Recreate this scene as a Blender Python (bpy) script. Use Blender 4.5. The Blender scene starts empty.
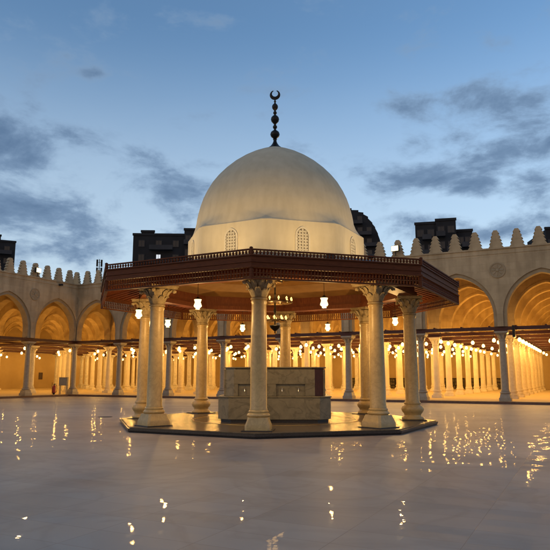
import bpy, bmesh, math, random
from math import sin, cos, pi, radians, sqrt
from mathutils import Vector, Matrix

random.seed(7)
S = bpy.context.scene
COL = S.collection

# ------------------------------------------------------------------ camera
cam_d = bpy.data.cameras.new('camera')
cam_d.sensor_width = 36.0
cam_d.lens = 616.52 / 550 * 36.0
cam_d.clip_start = 0.1
cam_d.clip_end = 3000
cam = bpy.data.objects.new('camera', cam_d)
COL.objects.link(cam)
cam.location = (0, 0, 1.62)
cam.rotation_euler = (pi / 2 + 0.164, 0, 0)
S.camera = cam

# ------------------------------------------------------------------ view
S.view_settings.view_transform = 'Standard'
S.view_settings.look = 'None'
S.view_settings.exposure = 0.0
S.view_settings.gamma = 1.0
S.view_settings.use_curve_mapping = False
S.cycles.use_denoising = True
S.cycles.max_bounces = 8
S.cycles.sample_clamp_indirect = 4.0
try:
    S.cycles.use_light_tree = True
except Exception:
    pass

SUN_EL = radians(9.0)
SUN_AZ = radians(-120.0)            # clockwise from +Y: behind the camera on the left, already low

# ------------------------------------------------------------------ world: dusk sky with clouds
world = bpy.data.worlds.new('World')
S.world = world
world.use_nodes = True
WN = world.node_tree
WN.nodes.clear()


def wmath(op, a, b=None, c=None, clamp=False):
    n = WN.nodes.new('ShaderNodeMath')
    n.operation = op
    n.use_clamp = clamp
    for i, q in enumerate((a, b, c)):
        if q is None:
            continue
        if hasattr(q, 'is_output'):
            WN.links.new(q, n.inputs[i])
        else:
            n.inputs[i].default_value = q
    return n.outputs[0]


def wmix(fac, a, b, blend='MIX'):
    n = WN.nodes.new('ShaderNodeMix')
    n.data_type = 'RGBA'
    n.blend_type = blend
    for sock, q in ((n.inputs[0], fac), (n.inputs[6], a), (n.inputs[7], b)):
        if hasattr(q, 'is_output'):
            WN.links.new(q, sock)
        elif isinstance(q, (int, float)):
            sock.default_value = q
        else:
            sock.default_value = (*q, 1)
    return n.outputs[2]


def wramp(src, lo, hi):
    n = WN.nodes.new('ShaderNodeMapRange')
    n.interpolation_type = 'SMOOTHSTEP'
    WN.links.new(src, n.inputs[0])
    n.inputs[1].default_value = lo
    n.inputs[2].default_value = hi
    return n.outputs[0]


tc = WN.nodes.new('ShaderNodeTexCoord')
sky = WN.nodes.new('ShaderNodeTexSky')
sky.sky_type = 'NISHITA'
sky.sun_disc = False
sky.sun_elevation = SUN_EL
sky.sun_rotation = SUN_AZ
sky.air_density = 1.0
sky.dust_density = 0.6
sky.ozone_density = 3.0
sep = WN.nodes.new('ShaderNodeSeparateXYZ')
WN.links.new(tc.outputs['Generated'], sep.inputs[0])
az = wmath('MULTIPLY', wmath('ARCTAN2', sep.outputs[0], sep.outputs[1]), 180 / pi)
el = wmath('MULTIPLY', wmath('ARCSINE', sep.outputs[2]), 180 / pi)
# stretched noise so that the clouds lie flat
mp = WN.nodes.new('ShaderNodeMapping')
mp.inputs['Scale'].default_value = (7.5, 7.5, 15.0)
mp.inputs['Location'].default_value = (1.7, 0.3, 2.4)
WN.links.new(tc.outputs['Generated'], mp.inputs[0])
nz = WN.nodes.new('ShaderNodeTexNoise')
nz.inputs['Scale'].default_value = 1.0
nz.inputs['Detail'].default_value = 9.0
nz.inputs['Roughness'].default_value = 0.60
nz.inputs['Distortion'].default_value = 0.35
WN.links.new(mp.outputs[0], nz.inputs[0])
# cloud banks: azimuth, elevation, half width, half height, weight
BANKS = [(-25.0, 19.5, 5.0, 3.6, 1.15), (-23.0, 14.5, 7.0, 3.0, 1.2), (-25.5, 22.8, 2.6, 1.0, .85),
         (-17.2, 26.4, 1.5, 0.5, .95), (-10.5, 17.0, 4.8, 1.9, 1.05), (-15.0, 14.8, 4.5, 1.0, .75),
         (-19.0, 11.8, 6.5, 1.5, 1.05), (-17.5, 29.5, 3.2, 1.4, .50), (-28, 11, 6, 3, 1.0), (-12.0, 20.2, 2.2, .7, .5),
         (18.5, 24.4, 5.0, 1.5, 1.0), (13.5, 24.2, 2.4, 1.0, .75), (21.5, 19.6, 5.0, 2.4, 1.15), (15.5, 20.6, 4.5, 1.4, .85),
         (12.5, 17.7, 6.0, 1.4, 1.1), (18.5, 16.8, 3.2, .9, 1.0), (8.5, 18.6, 4.5, 1.8, .75),
         (25.0, 16.6, 4.0, 2.0, 1.1), (13.0, 13.6, 8.0, 1.1, .85), (24.2, 23.0, 2.4, 1.3, .95), (5.0, 21.0, 3.0, 1.0, .45), (22.0, 13.0, 9.0, 1.2, .75), (4.0, 12.5, 6.0, 1.6, .5), (-8.0, 12.8, 5.0, 1.2, .55), (8.0, 15.5, 5.0, .9, .6)]
tot = None
for (a0, e0, wa, we, wt) in BANKS:
    wa, we = wa * 1.18, we * 1.25
    dx = wmath('DIVIDE', wmath('SUBTRACT', az, a0), wa)
    dy = wmath('DIVIDE', wmath('SUBTRACT', el, e0), we)
    r2 = wmath('ADD', wmath('MULTIPLY', dx, dx), wmath('MULTIPLY', dy, dy))
    g = wmath('MULTIPLY', wmath('EXPONENT', wmath('MULTIPLY', r2, -0.8)), wt)
    tot = g if tot is None else wmath('MAXIMUM', tot, g)
back = wramp(sep.outputs[1], 0.75, 0.45)             # out-of-view sky: dark cloud cover added to dim the skylight
tot = wmath('MAXIMUM', tot, wmath('MULTIPLY', back, 0.85))
cl = wmath('ADD', wmath('MULTIPLY', wmath('SUBTRACT', nz.outputs[0], 0.52), 3.4), tot)
nz2 = WN.nodes.new('ShaderNodeTexNoise')
nz2.inputs['Scale'].default_value = 2.3
nz2.inputs['Detail'].default_value = 8.0
nz2.inputs['Roughness'].default_value = 0.62
WN.links.new(mp.outputs[0], nz2.inputs[0])
cl = wmath('ADD', cl, wmath('MULTIPLY', wmath('SUBTRACT', nz2.outputs[0], 0.5), 1.5))
dens = wmath('MULTIPLY', wramp(cl, 0.10, 1.05), 0.93)
core = wramp(cl, 0.35, 1.75)
tint = wmix(1.0, sky.outputs[0], (2.05, 1.98, 1.92), 'MULTIPLY')
# high thin veil that whitens the sky towards the horizon
veil = wmath('MULTIPLY', wramp(el, 32.0, 8.0), wmath('ADD', wmath('MULTIPLY', nz.outputs[0], 0.22), 0.60))
skyc = wmix(veil, tint, (4.9, 5.85, 6.75))
# the sun has just gone down behind the camera: low warm afterglow on that side of the sky
glowf = wmath('MULTIPLY', wmath('MULTIPLY', wramp(sep.outputs[1], 0.15, -0.75), wramp(el, 50.0, 4.0)), 0.9)
skyc = wmix(glowf, skyc, (6.0, 3.7, 1.9))
full = wmix(wmath('MULTIPLY', dens, wmath('SUBTRACT', 1.0, wmath('MULTIPLY', glowf, 0.7))), skyc, wmix(core, (1.75, 2.65, 3.95), (0.72, 1.30, 2.30)))
bg = WN.nodes.new('ShaderNodeBackground')
bg.inputs[1].default_value = 0.13
WN.links.new(full, bg.inputs[0])
wo = WN.nodes.new('ShaderNodeOutputWorld')
WN.links.new(bg.outputs[0], wo.inputs[0])

# ------------------------------------------------------------------ sun: last soft glow of dusk
sd = bpy.data.lights.new('sun', 'SUN')
sd.energy = 0.16
sd.angle = radians(20)
sd.color = (1.0, 0.74, 0.46)
sun = bpy.data.objects.new('sun', sd)
COL.objects.link(sun)
sdir = Vector((sin(SUN_AZ) * cos(SUN_EL + .15), cos(SUN_AZ) * cos(SUN_EL + .15), sin(SUN_EL + .15)))
sun.rotation_euler = (-sdir).to_track_quat('-Z', 'Y').to_euler()
sun.location = (-30, -30, 40)


# ------------------------------------------------------------------ helpers
class MB:
    """collects shapes, then links them as ONE mesh object"""

    def __init__(self):
        self.v = []
        self.f = []

    def add(self, vs, fs, M=None):
        o = len(self.v)
        if M is not None:
            vs = [M @ Vector(p) for p in vs]
        self.v += [tuple(p) for p in vs]
        self.f += [tuple(i + o for i in f) for f in fs]

    def box(self, x0, x1, y0, y1, z0, z1, M=None):
        vs = [(x0, y0, z0), (x1, y0, z0), (x1, y1, z0), (x0, y1, z0), (x0, y0, z1), (x1, y0, z1), (x1, y1, z1), (x0, y1, z1)]
        self.add(vs, [(3, 2, 1, 0), (4, 5, 6, 7), (0, 1, 5, 4), (1, 2, 6, 5), (2, 3, 7, 6), (3, 0, 4, 7)], M)

    def lathe(self, prof, n=24, M=None, cap=True, ph=0.0):
        vs, fs = [], []
        for (r, z) in prof:
            for i in range(n):
                t = ph + 2 * pi * i / n
                vs.append((r * cos(t), r * sin(t), z))
        for j in range(len(prof) - 1):
            for i in range(n):
                i2 = (i + 1) % n
                fs.append((j * n + i, j * n + i2, (j + 1) * n + i2, (j + 1) * n + i))
        if cap:
            fs.append(tuple(range(n - 1, -1, -1)))
            k = (len(prof) - 1) * n
            fs.append(tuple(range(k, k + n)))
        self.add(vs, fs, M)

    def prism(self, poly, z0, z1, M=None):
        n = len(poly)
        vs = [(x, y, z0) for x, y in poly] + [(x, y, z1) for x, y in poly]
        fs = [tuple(range(n - 1, -1, -1)), tuple(range(n, 2 * n))]
        fs += [(i, (i + 1) % n, n + (i + 1) % n, n + i) for i in range(n)]
        self.add(vs, fs, M)

    def loft(self, rings, cap=True):
        n = len(rings[0])
        vs = [p for r in rings for p in r]
        fs = []
        for j in range(len(rings) - 1):
            for i in range(n):
                i2 = (i + 1) % n
                fs.append((j * n + i, j * n + i2, (j + 1) * n + i2, (j + 1) * n + i))
        if cap:
            fs.append(tuple(range(n - 1, -1, -1)))
            k = (len(rings) - 1) * n
            fs.append(tuple(range(k, k + n)))
        self.add(vs, fs)

    def tube(self, pts, r, n=8):
        pts = [Vector(p) for p in pts]
        rings = []
        for i, p in enumerate(pts):
            d = (pts[min(i + 1, len(pts) - 1)] - pts[max(i - 1, 0)]).normalized()
            a = d.cross(Vector((0, 0, 1)))
            if a.length < 1e-3:
                a = d.cross(Vector((1, 0, 0)))
            a.normalize()
            b = d.cross(a)
            rr = r[i] if isinstance(r, (list, tuple)) else r
            rings.append([p + (a * cos(2 * pi * k / n) + b * sin(2 * pi * k / n)) * rr for k in range(n)])
        self.loft(rings)

    def ball(self, c, r, n=12, m=8, sz=1.0):
        prof = [(max(r * sin(pi * j / m), 1e-4), -r * sz * cos(pi * j / m)) for j in range(m + 1)]
        self.lathe(prof, n, Matrix.Translation(c))

    def build(self, name, mat, parent=None, smooth=32, loc=None, bevel=0):
        me = bpy.data.meshes.new(name)
        me.from_pydata(self.v, [], self.f)
        bm = bmesh.new()
        bm.from_mesh(me)
        bmesh.ops.remove_doubles(bm, verts=bm.verts, dist=0.0004)
        bmesh.ops.recalc_face_normals(bm, faces=bm.faces)
        bm.to_mesh(me)
        bm.free()
        me.materials.append(mat)
        if smooth:
            me.shade_smooth()
            me.set_sharp_from_angle(angle=radians(smooth))
        ob = bpy.data.objects.new(name, me)
        COL.objects.link(ob)
        if parent is not None:
            ob.parent = parent
        if loc is not None:
            ob.location = loc
        if bevel:
            md = ob.modifiers.new('bevel', 'BEVEL')
            md.width = bevel
            md.segments = 2
            md.limit_method = 'ANGLE'
            md.angle_limit = radians(40)
        return ob


def thing(name, label, cat, loc=(0, 0, 0), rz=0.0, group=None):
    o = bpy.data.objects.new(name, None)
    COL.objects.link(o)
    o.empty_display_size = 0.3
    o.location = loc
    o.rotation_euler = (0, 0, rz)
    o['label'] = label
    o['category'] = cat
    if group:
        o['group'] = group
    return o


def tag(o, label, cat, group=None):
    o['label'] = label
    o['category'] = cat
    if group:
        o['group'] = group
    return o


def struct(o):
    o['kind'] = 'structure'
    return o


def copy_tree(o, parent=None):
    c = o.copy()
    COL.objects.link(c)
    if parent is not None:
        c.parent = parent
    for ch in o.children:
        copy_tree(ch, c)
    return c


# ------------------------------------------------------------------ materials
def new_mat(name):
    m = bpy.data.materials.new(name)
    m.use_nodes = True
    nt = m.node_tree
    return m, nt, nt.nodes['Principled BSDF']


def mat(name, ca, cb=None, rough=0.6, metal=0.0, scale=4.0, detail=5.0, bump=0.0, bscale=None, stretch=(1, 1, 1),
        contrast=(0.35, 0.65), distort=0.0, rvar=0.0, coat=0.0):
    """two tones of one material mixed by noise, with a little bump"""
    m, nt, b = new_mat(name)
    cb = cb or ca
    tcn = nt.nodes.new('ShaderNodeTexCoord')
    mpn = nt.nodes.new('ShaderNodeMapping')
    mpn.inputs['Scale'].default_value = stretch
    nt.links.new(tcn.outputs['Object'], mpn.inputs[0])
    n = nt.nodes.new('ShaderNodeTexNoise')
    n.inputs['Scale'].default_value = scale
    n.inputs['Detail'].default_value = detail
    n.inputs['Roughness'].default_value = 0.6
    n.inputs['Distortion'].default_value = distort
    nt.links.new(mpn.outputs[0], n.inputs[0])
    r = nt.nodes.new('ShaderNodeValToRGB')
    r.color_ramp.elements[0].position = contrast[0]
    r.color_ramp.elements[1].position = contrast[1]
    r.color_ramp.elements[0].color = (*ca, 1)
    r.color_ramp.elements[1].color = (*cb, 1)
    nt.links.new(n.outputs[0], r.inputs[0])
    nt.links.new(r.outputs[0], b.inputs['Base Color'])
    b.inputs['Roughness'].default_value = rough
    b.inputs['Metallic'].default_value = metal
    if coat:
        b.inputs['Coat Weight'].default_value = coat
        b.inputs['Coat Roughness'].default_value = 0.15
    if rvar:
        mr = nt.nodes.new('ShaderNodeMapRange')
        mr.inputs[3].default_value = rough - rvar
        mr.inputs[4].default_value = rough + rvar
        nt.links.new(n.outputs[0], mr.inputs[0])
        nt.links.new(mr.outputs[0], b.inputs['Roughness'])
    if bump:
        n2 = nt.nodes.new('ShaderNodeTexNoise')
        n2.inputs['Scale'].default_value = bscale or scale * 4
        n2.inputs['Detail'].default_value = 6
        nt.links.new(mpn.outputs[0], n2.inputs[0])
        bp = nt.nodes.new('ShaderNodeBump')
        bp.inputs['Strength'].default_value = bump
        bp.inputs['Distance'].default_value = 0.02
        nt.links.new(n2.outputs[0], bp.inputs['Height'])
        nt.links.new(bp.outputs[0], b.inputs['Normal'])
    return m


def glow(name, color, strength):
    m, nt, b = new_mat(name)
    b.inputs['Base Color'].default_value = (*[min(1, c) * 0.8 for c in color], 1)
    b.inputs['Roughness'].default_value = 0.3
    b.inputs['Emission Color'].default_value = (*color, 1)
    b.inputs['Emission Strength'].default_value = strength
    m.cycles.emission_sampling = 'NONE'
    return m


def marble_mat(name, base, vein, dark, scale=1.2, rough=0.25, bump=0.05, vw=0.06):
    """stone with thin wandering veins over cloudy patches"""
    m, nt, b = new_mat(name)
    L = nt.links.new
    tcn = nt.nodes.new('ShaderNodeTexCoord')
    n1 = nt.nodes.new('ShaderNodeTexNoise')
    n1.inputs['Scale'].default_value = scale
    n1.inputs['Detail'].default_value = 8
    n1.inputs['Distortion'].default_value = 1.2
    L(tcn.outputs['Object'], n1.inputs[0])
    d = nt.nodes.new('ShaderNodeMath')
    d.operation = 'SUBTRACT'
    L(n1.outputs[0], d.inputs[0])
    d.inputs[1].default_value = 0.5
    ab = nt.nodes.new('ShaderNodeMath')
    ab.operation = 'ABSOLUTE'
    L(d.outputs[0], ab.inputs[0])
    mr = nt.nodes.new('ShaderNodeMapRange')
    mr.inputs[1].default_value = 0.0
    mr.inputs[2].default_value = vw
    mr.inputs[3].default_value = 0.75
    mr.inputs[4].default_value = 0.0
    L(ab.outputs[0], mr.inputs[0])
    n2 = nt.nodes.new('ShaderNodeTexNoise')
    n2.inputs['Scale'].default_value = scale * 3.1
    n2.inputs['Detail'].default_value = 9
    n2.inputs['Roughness'].default_value = 0.7
    L(tcn.outputs['Object'], n2.inputs[0])
    r = nt.nodes.new('ShaderNodeValToRGB')
    r.color_ramp.elements[0].position = 0.3
    r.color_ramp.elements[1].position = 0.7
    r.color_ramp.elements[0].color = (*dark, 1)
    r.color_ramp.elements[1].color = (*base, 1)
    L(n2.outputs[0], r.inputs[0])
    mx = nt.nodes.new('ShaderNodeMix')
    mx.data_type = 'RGBA'
    L(mr.outputs[0], mx.inputs[0])
    L(r.outputs[0], mx.inputs[6])
    mx.inputs[7].default_value = (*vein, 1)
    L(mx.outputs[2], b.inputs['Base Color'])
    b.inputs['Roughness'].default_value = rough
    if bump:
        bp = nt.nodes.new('ShaderNodeBump')
        bp.inputs['Strength'].default_value = bump
        bp.inputs['Distance'].default_value = 0.02
        L(n2.outputs[0], bp.inputs['Height'])
        L(bp.outputs[0], b.inputs['Normal'])
    return m


def floor_mat():
    m, nt, b = new_mat('courtyard_marble')
    L = nt.links.new
    tcn = nt.nodes.new('ShaderNodeTexCoord')
    mpn = nt.nodes.new('ShaderNodeMapping')
    mpn.inputs['Rotation'].default_value = (0, 0, 0.4634)
    L(tcn.outputs['Object'], mpn.inputs[0])
    br = nt.nodes.new('ShaderNodeTexBrick')
    br.offset = 0.0
    br.inputs['Color1'].default_value = (0.385, 0.33, 0.275, 1)
    br.inputs['Color2'].default_value = (0.435, 0.375, 0.315, 1)
    br.inputs['Mortar'].default_value = (0.31, 0.262, 0.215, 1)
    br.inputs['Scale'].default_value = 1.0
    br.inputs['Mortar Size'].default_value = 0.006
    br.inputs['Mortar Smooth'].default_value = 0.6
    br.inputs['Brick Width'].default_value = 1.2
    br.inputs['Row Height'].default_value = 0.6
    L(mpn.outputs[0], br.inputs[0])
    n1 = nt.nodes.new('ShaderNodeTexNoise')           # worn and damp patches
    n1.inputs['Scale'].default_value = 0.22
    n1.inputs['Detail'].default_value = 6
    n1.inputs['Distortion'].default_value = 0.8
    L(tcn.outputs['Object'], n1.inputs[0])
    r1 = nt.nodes.new('ShaderNodeValToRGB')
    r1.color_ramp.elements[0].position = 0.3
    r1.color_ramp.elements[1].position = 0.7
    r1.color_ramp.elements[0].color = (0.66, 0.66, 0.67, 1)
    r1.color_ramp.elements[1].color = (1.0, 1.0, 1.0, 1)
    L(n1.outputs[0], r1.inputs[0])
    mx = nt.nodes.new('ShaderNodeMix')
    mx.data_type = 'RGBA'
    mx.blend_type = 'MULTIPLY'
    mx.inputs[0].default_value = 1.0
    L(br.outputs['Color'], mx.inputs[6])
    L(r1.outputs[0], mx.inputs[7])
    n3 = nt.nodes.new('ShaderNodeTexNoise')           # thin grey veins
    n3.inputs['Scale'].default_value = 0.45
    n3.inputs['Detail'].default_value = 8
    n3.inputs['Distortion'].default_value = 1.6
    L(tcn.outputs['Object'], n3.inputs[0])
    r3 = nt.nodes.new('ShaderNodeValToRGB')
    e = r3.color_ramp.elements
    e[0].position, e[0].color = 0.44, (1, 1, 1, 1)
    e[1].position, e[1].color = 0.56, (1, 1, 1, 1)
    k = e.new(0.5)
    k.color = (0.90, 0.895, 0.89, 1)
    L(n3.outputs[0], r3.inputs[0])
    mx2 = nt.nodes.new('ShaderNodeMix')
    mx2.data_type = 'RGBA'
    mx2.blend_type = 'MULTIPLY'
    mx2.inputs[0].default_value = 1.0
    L(mx.outputs[2], mx2.inputs[6])
    L(r3.outputs[0], mx2.inputs[7])
    L(mx2.outputs[2], b.inputs['Base Color'])
    rr = nt.nodes.new('ShaderNodeMapRange')
    rr.inputs[1].default_value = 0.3
    rr.inputs[2].default_value = 0.7
    rr.inputs[3].default_value = 0.012
    rr.inputs[4].default_value = 0.022
    L(n1.outputs[0], rr.inputs[0])
    b.inputs['Roughness'].default_value = 0.5
    L(rr.outputs[0], b.inputs['Coat Roughness'])
    b.inputs['Coat Weight'].default_value = 0.042
    b.inputs['Coat IOR'].default_value = 1.45
    n4 = nt.nodes.new('ShaderNodeTexNoise')           # the slabs are worn a little hollow
    n4.inputs['Scale'].default_value = 6.0
    n4.inputs['Detail'].default_value = 3
    L(tcn.outputs['Object'], n4.inputs[0])
    bp = nt.nodes.new('ShaderNodeBump')
    bp.inputs['Strength'].default_value = 0.35
    bp.inputs['Distance'].default_value = 0.003
    L(n4.outputs[0], bp.inputs['Height'])
    bp2 = nt.nodes.new('ShaderNodeBump')
    bp2.inputs['Strength'].default_value = 0.25
    bp2.inputs['Distance'].default_value = 0.004
    bp2.invert = True
    L(br.outputs['Fac'], bp2.inputs['Height'])
    # every slab is bedded at its own slight tilt
    dv = nt.nodes.new('ShaderNodeVectorMath')
    dv.operation = 'DIVIDE'
    dv.inputs[1].default_value = (0.6, 0.3, 1.0)
    L(mpn.outputs[0], dv.inputs[0])
    fl = nt.nodes.new('ShaderNodeVectorMath')
    fl.operation = 'FLOOR'
    L(dv.outputs[0], fl.inputs[0])
    wn = nt.nodes.new('ShaderNodeTexWhiteNoise')
    wn.noise_dimensions = '2D'
    L(fl.outputs[0], wn.inputs[0])
    sb = nt.nodes.new('ShaderNodeVectorMath')
    sb.operation = 'SUBTRACT'
    L(wn.outputs['Color'], sb.inputs[0])
    sb.inputs[1].default_value = (0.5, 0.5, 0.5)
    ml = nt.nodes.new('ShaderNodeVectorMath')
    ml.operation = 'MULTIPLY'
    L(sb.outputs[0], ml.inputs[0])
    ml.inputs[1].default_value = (0.032, 0.032, 0.0)
    ad = nt.nodes.new('ShaderNodeVectorMath')
    ad.operation = 'ADD'
    L(bp.outputs[0], ad.inputs[0])
    L(ml.outputs[0], ad.inputs[1])
    nm = nt.nodes.new('ShaderNodeVectorMath')
    nm.operation = 'NORMALIZE'
    L(ad.outputs[0], nm.inputs[0])
    L(nm.outputs[0], bp2.inputs['Normal'])
    L(bp2.outputs[0], b.inputs['Normal'])
    L(bp2.outputs[0], b.inputs['Coat Normal'])
    b.inputs['Specular IOR Level'].default_value = 0.16
    return m


def dome_mat():
    """plastered stone, faint courses and long stains"""
    m, nt, b = new_mat('dome_plaster')
    L = nt.links.new
    tcn = nt.nodes.new('ShaderNodeTexCoord')
    n1 = nt.nodes.new('ShaderNodeTexNoise')
    n1.inputs['Scale'].default_value = 1.6
    n1.inputs['Detail'].default_value = 9
    n1.inputs['Roughness'].default_value = 0.68
    L(tcn.outputs['Object'], n1.inputs[0])
    r = nt.nodes.new('ShaderNodeValToRGB')
    r.color_ramp.elements[0].position = 0.32
    r.color_ramp.elements[1].position = 0.66
    r.color_ramp.elements[0].color = (0.52, 0.445, 0.30, 1)
    r.color_ramp.elements[1].color = (0.58, 0.50, 0.345, 1)
    L(n1.outputs[0], r.inputs[0])
    mp2 = nt.nodes.new('ShaderNodeMapping')
    mp2.inputs['Scale'].default_value = (3.0, 3.0, 0.5)
    L(tcn.outputs['Object'], mp2.inputs[0])
    n2 = nt.nodes.new('ShaderNodeTexNoise')
    n2.inputs['Scale'].default_value = 1.4
    n2.inputs['Detail'].default_value = 6
    L(mp2.outputs[0], n2.inputs[0])
    r2 = nt.nodes.new('ShaderNodeValToRGB')
    r2.color_ramp.elements[0].position = 0.36
    r2.color_ramp.elements[1].position = 0.58
    r2.color_ramp.elements[0].color = (0.92, 0.915, 0.91, 1)
    r2.color_ramp.elements[1].color = (1, 1, 1, 1)
    L(n2.outputs[0], r2.inputs[0])
    mx = nt.nodes.new('ShaderNodeMix')
    mx.data_type = 'RGBA'
    mx.blend_type = 'MULTIPLY'
    mx.inputs[0].default_value = 1.0
    L(r.outputs[0], mx.inputs[6])
    L(r2.outputs[0], mx.inputs[7])
    L(mx.outputs[2], b.inputs['Base Color'])
    b.inputs['Roughness'].default_value = 0.8
    bp = nt.nodes.new('ShaderNodeBump')
    bp.inputs['Strength'].default_value = 0.25
    bp.inputs['Distance'].default_value = 0.02
    L(n1.outputs[0], bp.inputs['Height'])
    wv = nt.nodes.new('ShaderNodeTexWave')
    wv.wave_type = 'BANDS'
    wv.bands_direction = 'Z'
    wv.inputs['Scale'].default_value = 0.9
    wv.inputs['Distortion'].default_value = 0.4
    L(tcn.outputs['Object'], wv.inputs[0])
    bp2 = nt.nodes.new('ShaderNodeBump')
    bp2.inputs['Strength'].default_value = 0.06
    bp2.inputs['Distance'].default_value = 0.02
    L(wv.outputs['Fac'], bp2.inputs['Height'])
    L(bp.outputs[0], bp2.inputs['Normal'])
    L(bp2.outputs[0], b.inputs['Normal'])
    return m


def masonry_mat(name, ca, cb, joint, bw=1.1, bh=.46, stain=.8):
    """ashlar courses with uneven blocks, faint joints and rain streaks (wall-local x along, z up)"""
    m, nt, b = new_mat(name)
    L = nt.links.new
    tcn = nt.nodes.new('ShaderNodeTexCoord')
    sp = nt.nodes.new('ShaderNodeSeparateXYZ')
    L(tcn.outputs['Object'], sp.inputs[0])
    cb_ = nt.nodes.new('ShaderNodeCombineXYZ')
    L(sp.outputs[0], cb_.inputs[0])
    L(sp.outputs[2], cb_.inputs[1])
    br = nt.nodes.new('ShaderNodeTexBrick')
    br.inputs['Color1'].default_value = (*ca, 1)
    br.inputs['Color2'].default_value = (*cb, 1)
    br.inputs['Mortar'].default_value = (*joint, 1)
    br.inputs['Scale'].default_value = 1
    br.inputs['Mortar Size'].default_value = .008
    br.inputs['Mortar Smooth'].default_value = .8
    br.inputs['Brick Width'].default_value = bw
    br.inputs['Row Height'].default_value = bh
    L(cb_.outputs[0], br.inputs[0])
    n1 = nt.nodes.new('ShaderNodeTexNoise')
    n1.inputs['Scale'].default_value = .7
    n1.inputs['Detail'].default_value = 9
    n1.inputs['Roughness'].default_value = .65
    L(tcn.outputs['Object'], n1.inputs[0])
    mp_ = nt.nodes.new('ShaderNodeMapping')
    mp_.inputs['Scale'].default_value = (2.2, 2.2, .22)
    L(tcn.outputs['Object'], mp_.inputs[0])
    n2 = nt.nodes.new('ShaderNodeTexNoise')
    n2.inputs['Scale'].default_value = 1.2
    n2.inputs['Detail'].default_value = 6
    L(mp_.outputs[0], n2.inputs[0])
    col = br.outputs['Color']
    for src, lo in ((n1.outputs[0], .74), (n2.outputs[0], stain)):
        r = nt.nodes.new('ShaderNodeValToRGB')
        r.color_ramp.elements[0].position = .32
        r.color_ramp.elements[1].position = .60
        r.color_ramp.elements[0].color = (lo, lo * .985, lo * .96, 1)
        r.color_ramp.elements[1].color = (1, 1, 1, 1)
        L(src, r.inputs[0])
        mx = nt.nodes.new('ShaderNodeMix')
        mx.data_type = 'RGBA'
        mx.blend_type = 'MULTIPLY'
        mx.inputs[0].default_value = 1
        L(col, mx.inputs[6])
        L(r.outputs[0], mx.inputs[7])
        col = mx.outputs[2]
    L(col, b.inputs['Base Color'])
    b.inputs['Roughness'].default_value = .85
    b1 = nt.nodes.new('ShaderNodeBump')
    b1.invert = True
    b1.inputs['Strength'].default_value = .5
    b1.inputs['Distance'].default_value = .01
    L(br.outputs['Fac'], b1.inputs['Height'])
    n3 = nt.nodes.new('ShaderNodeTexNoise')
    n3.inputs['Scale'].default_value = 12
    n3.inputs['Detail'].default_value = 7
    L(tcn.outputs['Object'], n3.inputs[0])
    b2 = nt.nodes.new('ShaderNodeBump')
    b2.inputs['Strength'].default_value = .3
    b2.inputs['Distance'].default_value = .02
    L(n3.outputs[0], b2.inputs['Height'])
    L(b1.outputs[0], b2.inputs['Normal'])
    L(b2.outputs[0], b.inputs['Normal'])
    return m


M = {}
M['floor'] = floor_mat()
M['dome'] = dome_mat()
M['facade'] = masonry_mat('facade_limestone', (0.48, 0.375, 0.225), (0.535, 0.425, 0.265), (0.43, 0.335, 0.20))
M['band'] = mat('arch_band_stone', (0.30, 0.235, 0.14), (0.36, 0.285, 0.18), .85, scale=2.5, bump=.25, bscale=16)
M['plaster'] = masonry_mat('hall_plaster', (0.48, 0.335, 0.14), (0.54, 0.385, 0.17), (0.40, 0.275, 0.115), stain=.82)
M['wall_plaster'] = mat('hall_wall_plaster', (0.40, 0.28, 0.125), (0.47, 0.335, 0.16), .85, scale=0.5, detail=7, bump=.1, bscale=8)
M['cream'] = mat('cream_painted_column', (0.60, 0.53, 0.40), (0.70, 0.62, 0.47), .6, scale=2, bump=.1)
M['buff'] = mat('buff_marble_column', (0.50, 0.41, 0.27), (0.62, 0.52, 0.36), .5, scale=3, bump=.1, distort=1.5)
M['grey_cream'] = mat('grey_cream_marble_column', (0.46, 0.42, 0.35), (0.62, 0.56, 0.46), .5, scale=2.5, bump=.1, distort=1.5)
M['carpet'] = mat('hall_carpet', (0.54, 0.40, 0.20), (0.62, 0.47, 0.25), .95, scale=3, bump=.2, bscale=60)
M['ceiling'] = mat('hall_ceiling', (0.36, 0.26, 0.15), (0.42, 0.31, 0.18), .9, scale=1)
M['grey_marble'] = marble_mat('grey_marble', (0.36, 0.31, 0.235), (0.27, 0.23, 0.175), (0.28, 0.24, 0.18), 2.0, .5)
M['kiosk_marble'] = marble_mat('veined_column_marble', (0.58, 0.42, 0.18), (0.42, 0.295, 0.12), (0.45, 0.32, 0.13), 2.6, .36, .22, .035)
M['capital_stone'] = mat('weathered_capital_stone', (0.28, 0.21, 0.105), (0.48, 0.38, 0.21), .7, scale=7, detail=8, bump=.5, bscale=22)
M['basin_marble'] = marble_mat('basin_marble', (0.27, 0.245, 0.155), (0.13, 0.115, 0.07), (0.18, 0.16, 0.10), 1.6, .35, .03, .04)
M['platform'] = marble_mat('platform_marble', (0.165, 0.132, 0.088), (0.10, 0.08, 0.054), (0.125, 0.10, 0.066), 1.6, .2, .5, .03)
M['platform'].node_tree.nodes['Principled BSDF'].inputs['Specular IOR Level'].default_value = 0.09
M['granite'] = mat('dark_granite', (0.025, 0.022, 0.022), (0.05, 0.045, 0.042), .25, scale=40)
M['wood'] = mat('red_brown_wood', (0.078, 0.021, 0.006), (0.14, 0.040, 0.012), .6, scale=5, stretch=(1, 1, 9), bump=.12, rvar=.08)
M['wood_soffit'] = mat('varnished_wood', (0.13, 0.032, 0.009), (0.21, 0.062, 0.018), .5, scale=4, stretch=(8, 8, 1), bump=.1, rvar=.08)
M['wood'].node_tree.nodes['Principled BSDF'].inputs['Specular IOR Level'].default_value = 0.2
M['wood_soffit'].node_tree.nodes['Principled BSDF'].inputs['Specular IOR Level'].default_value = 0.3
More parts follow.
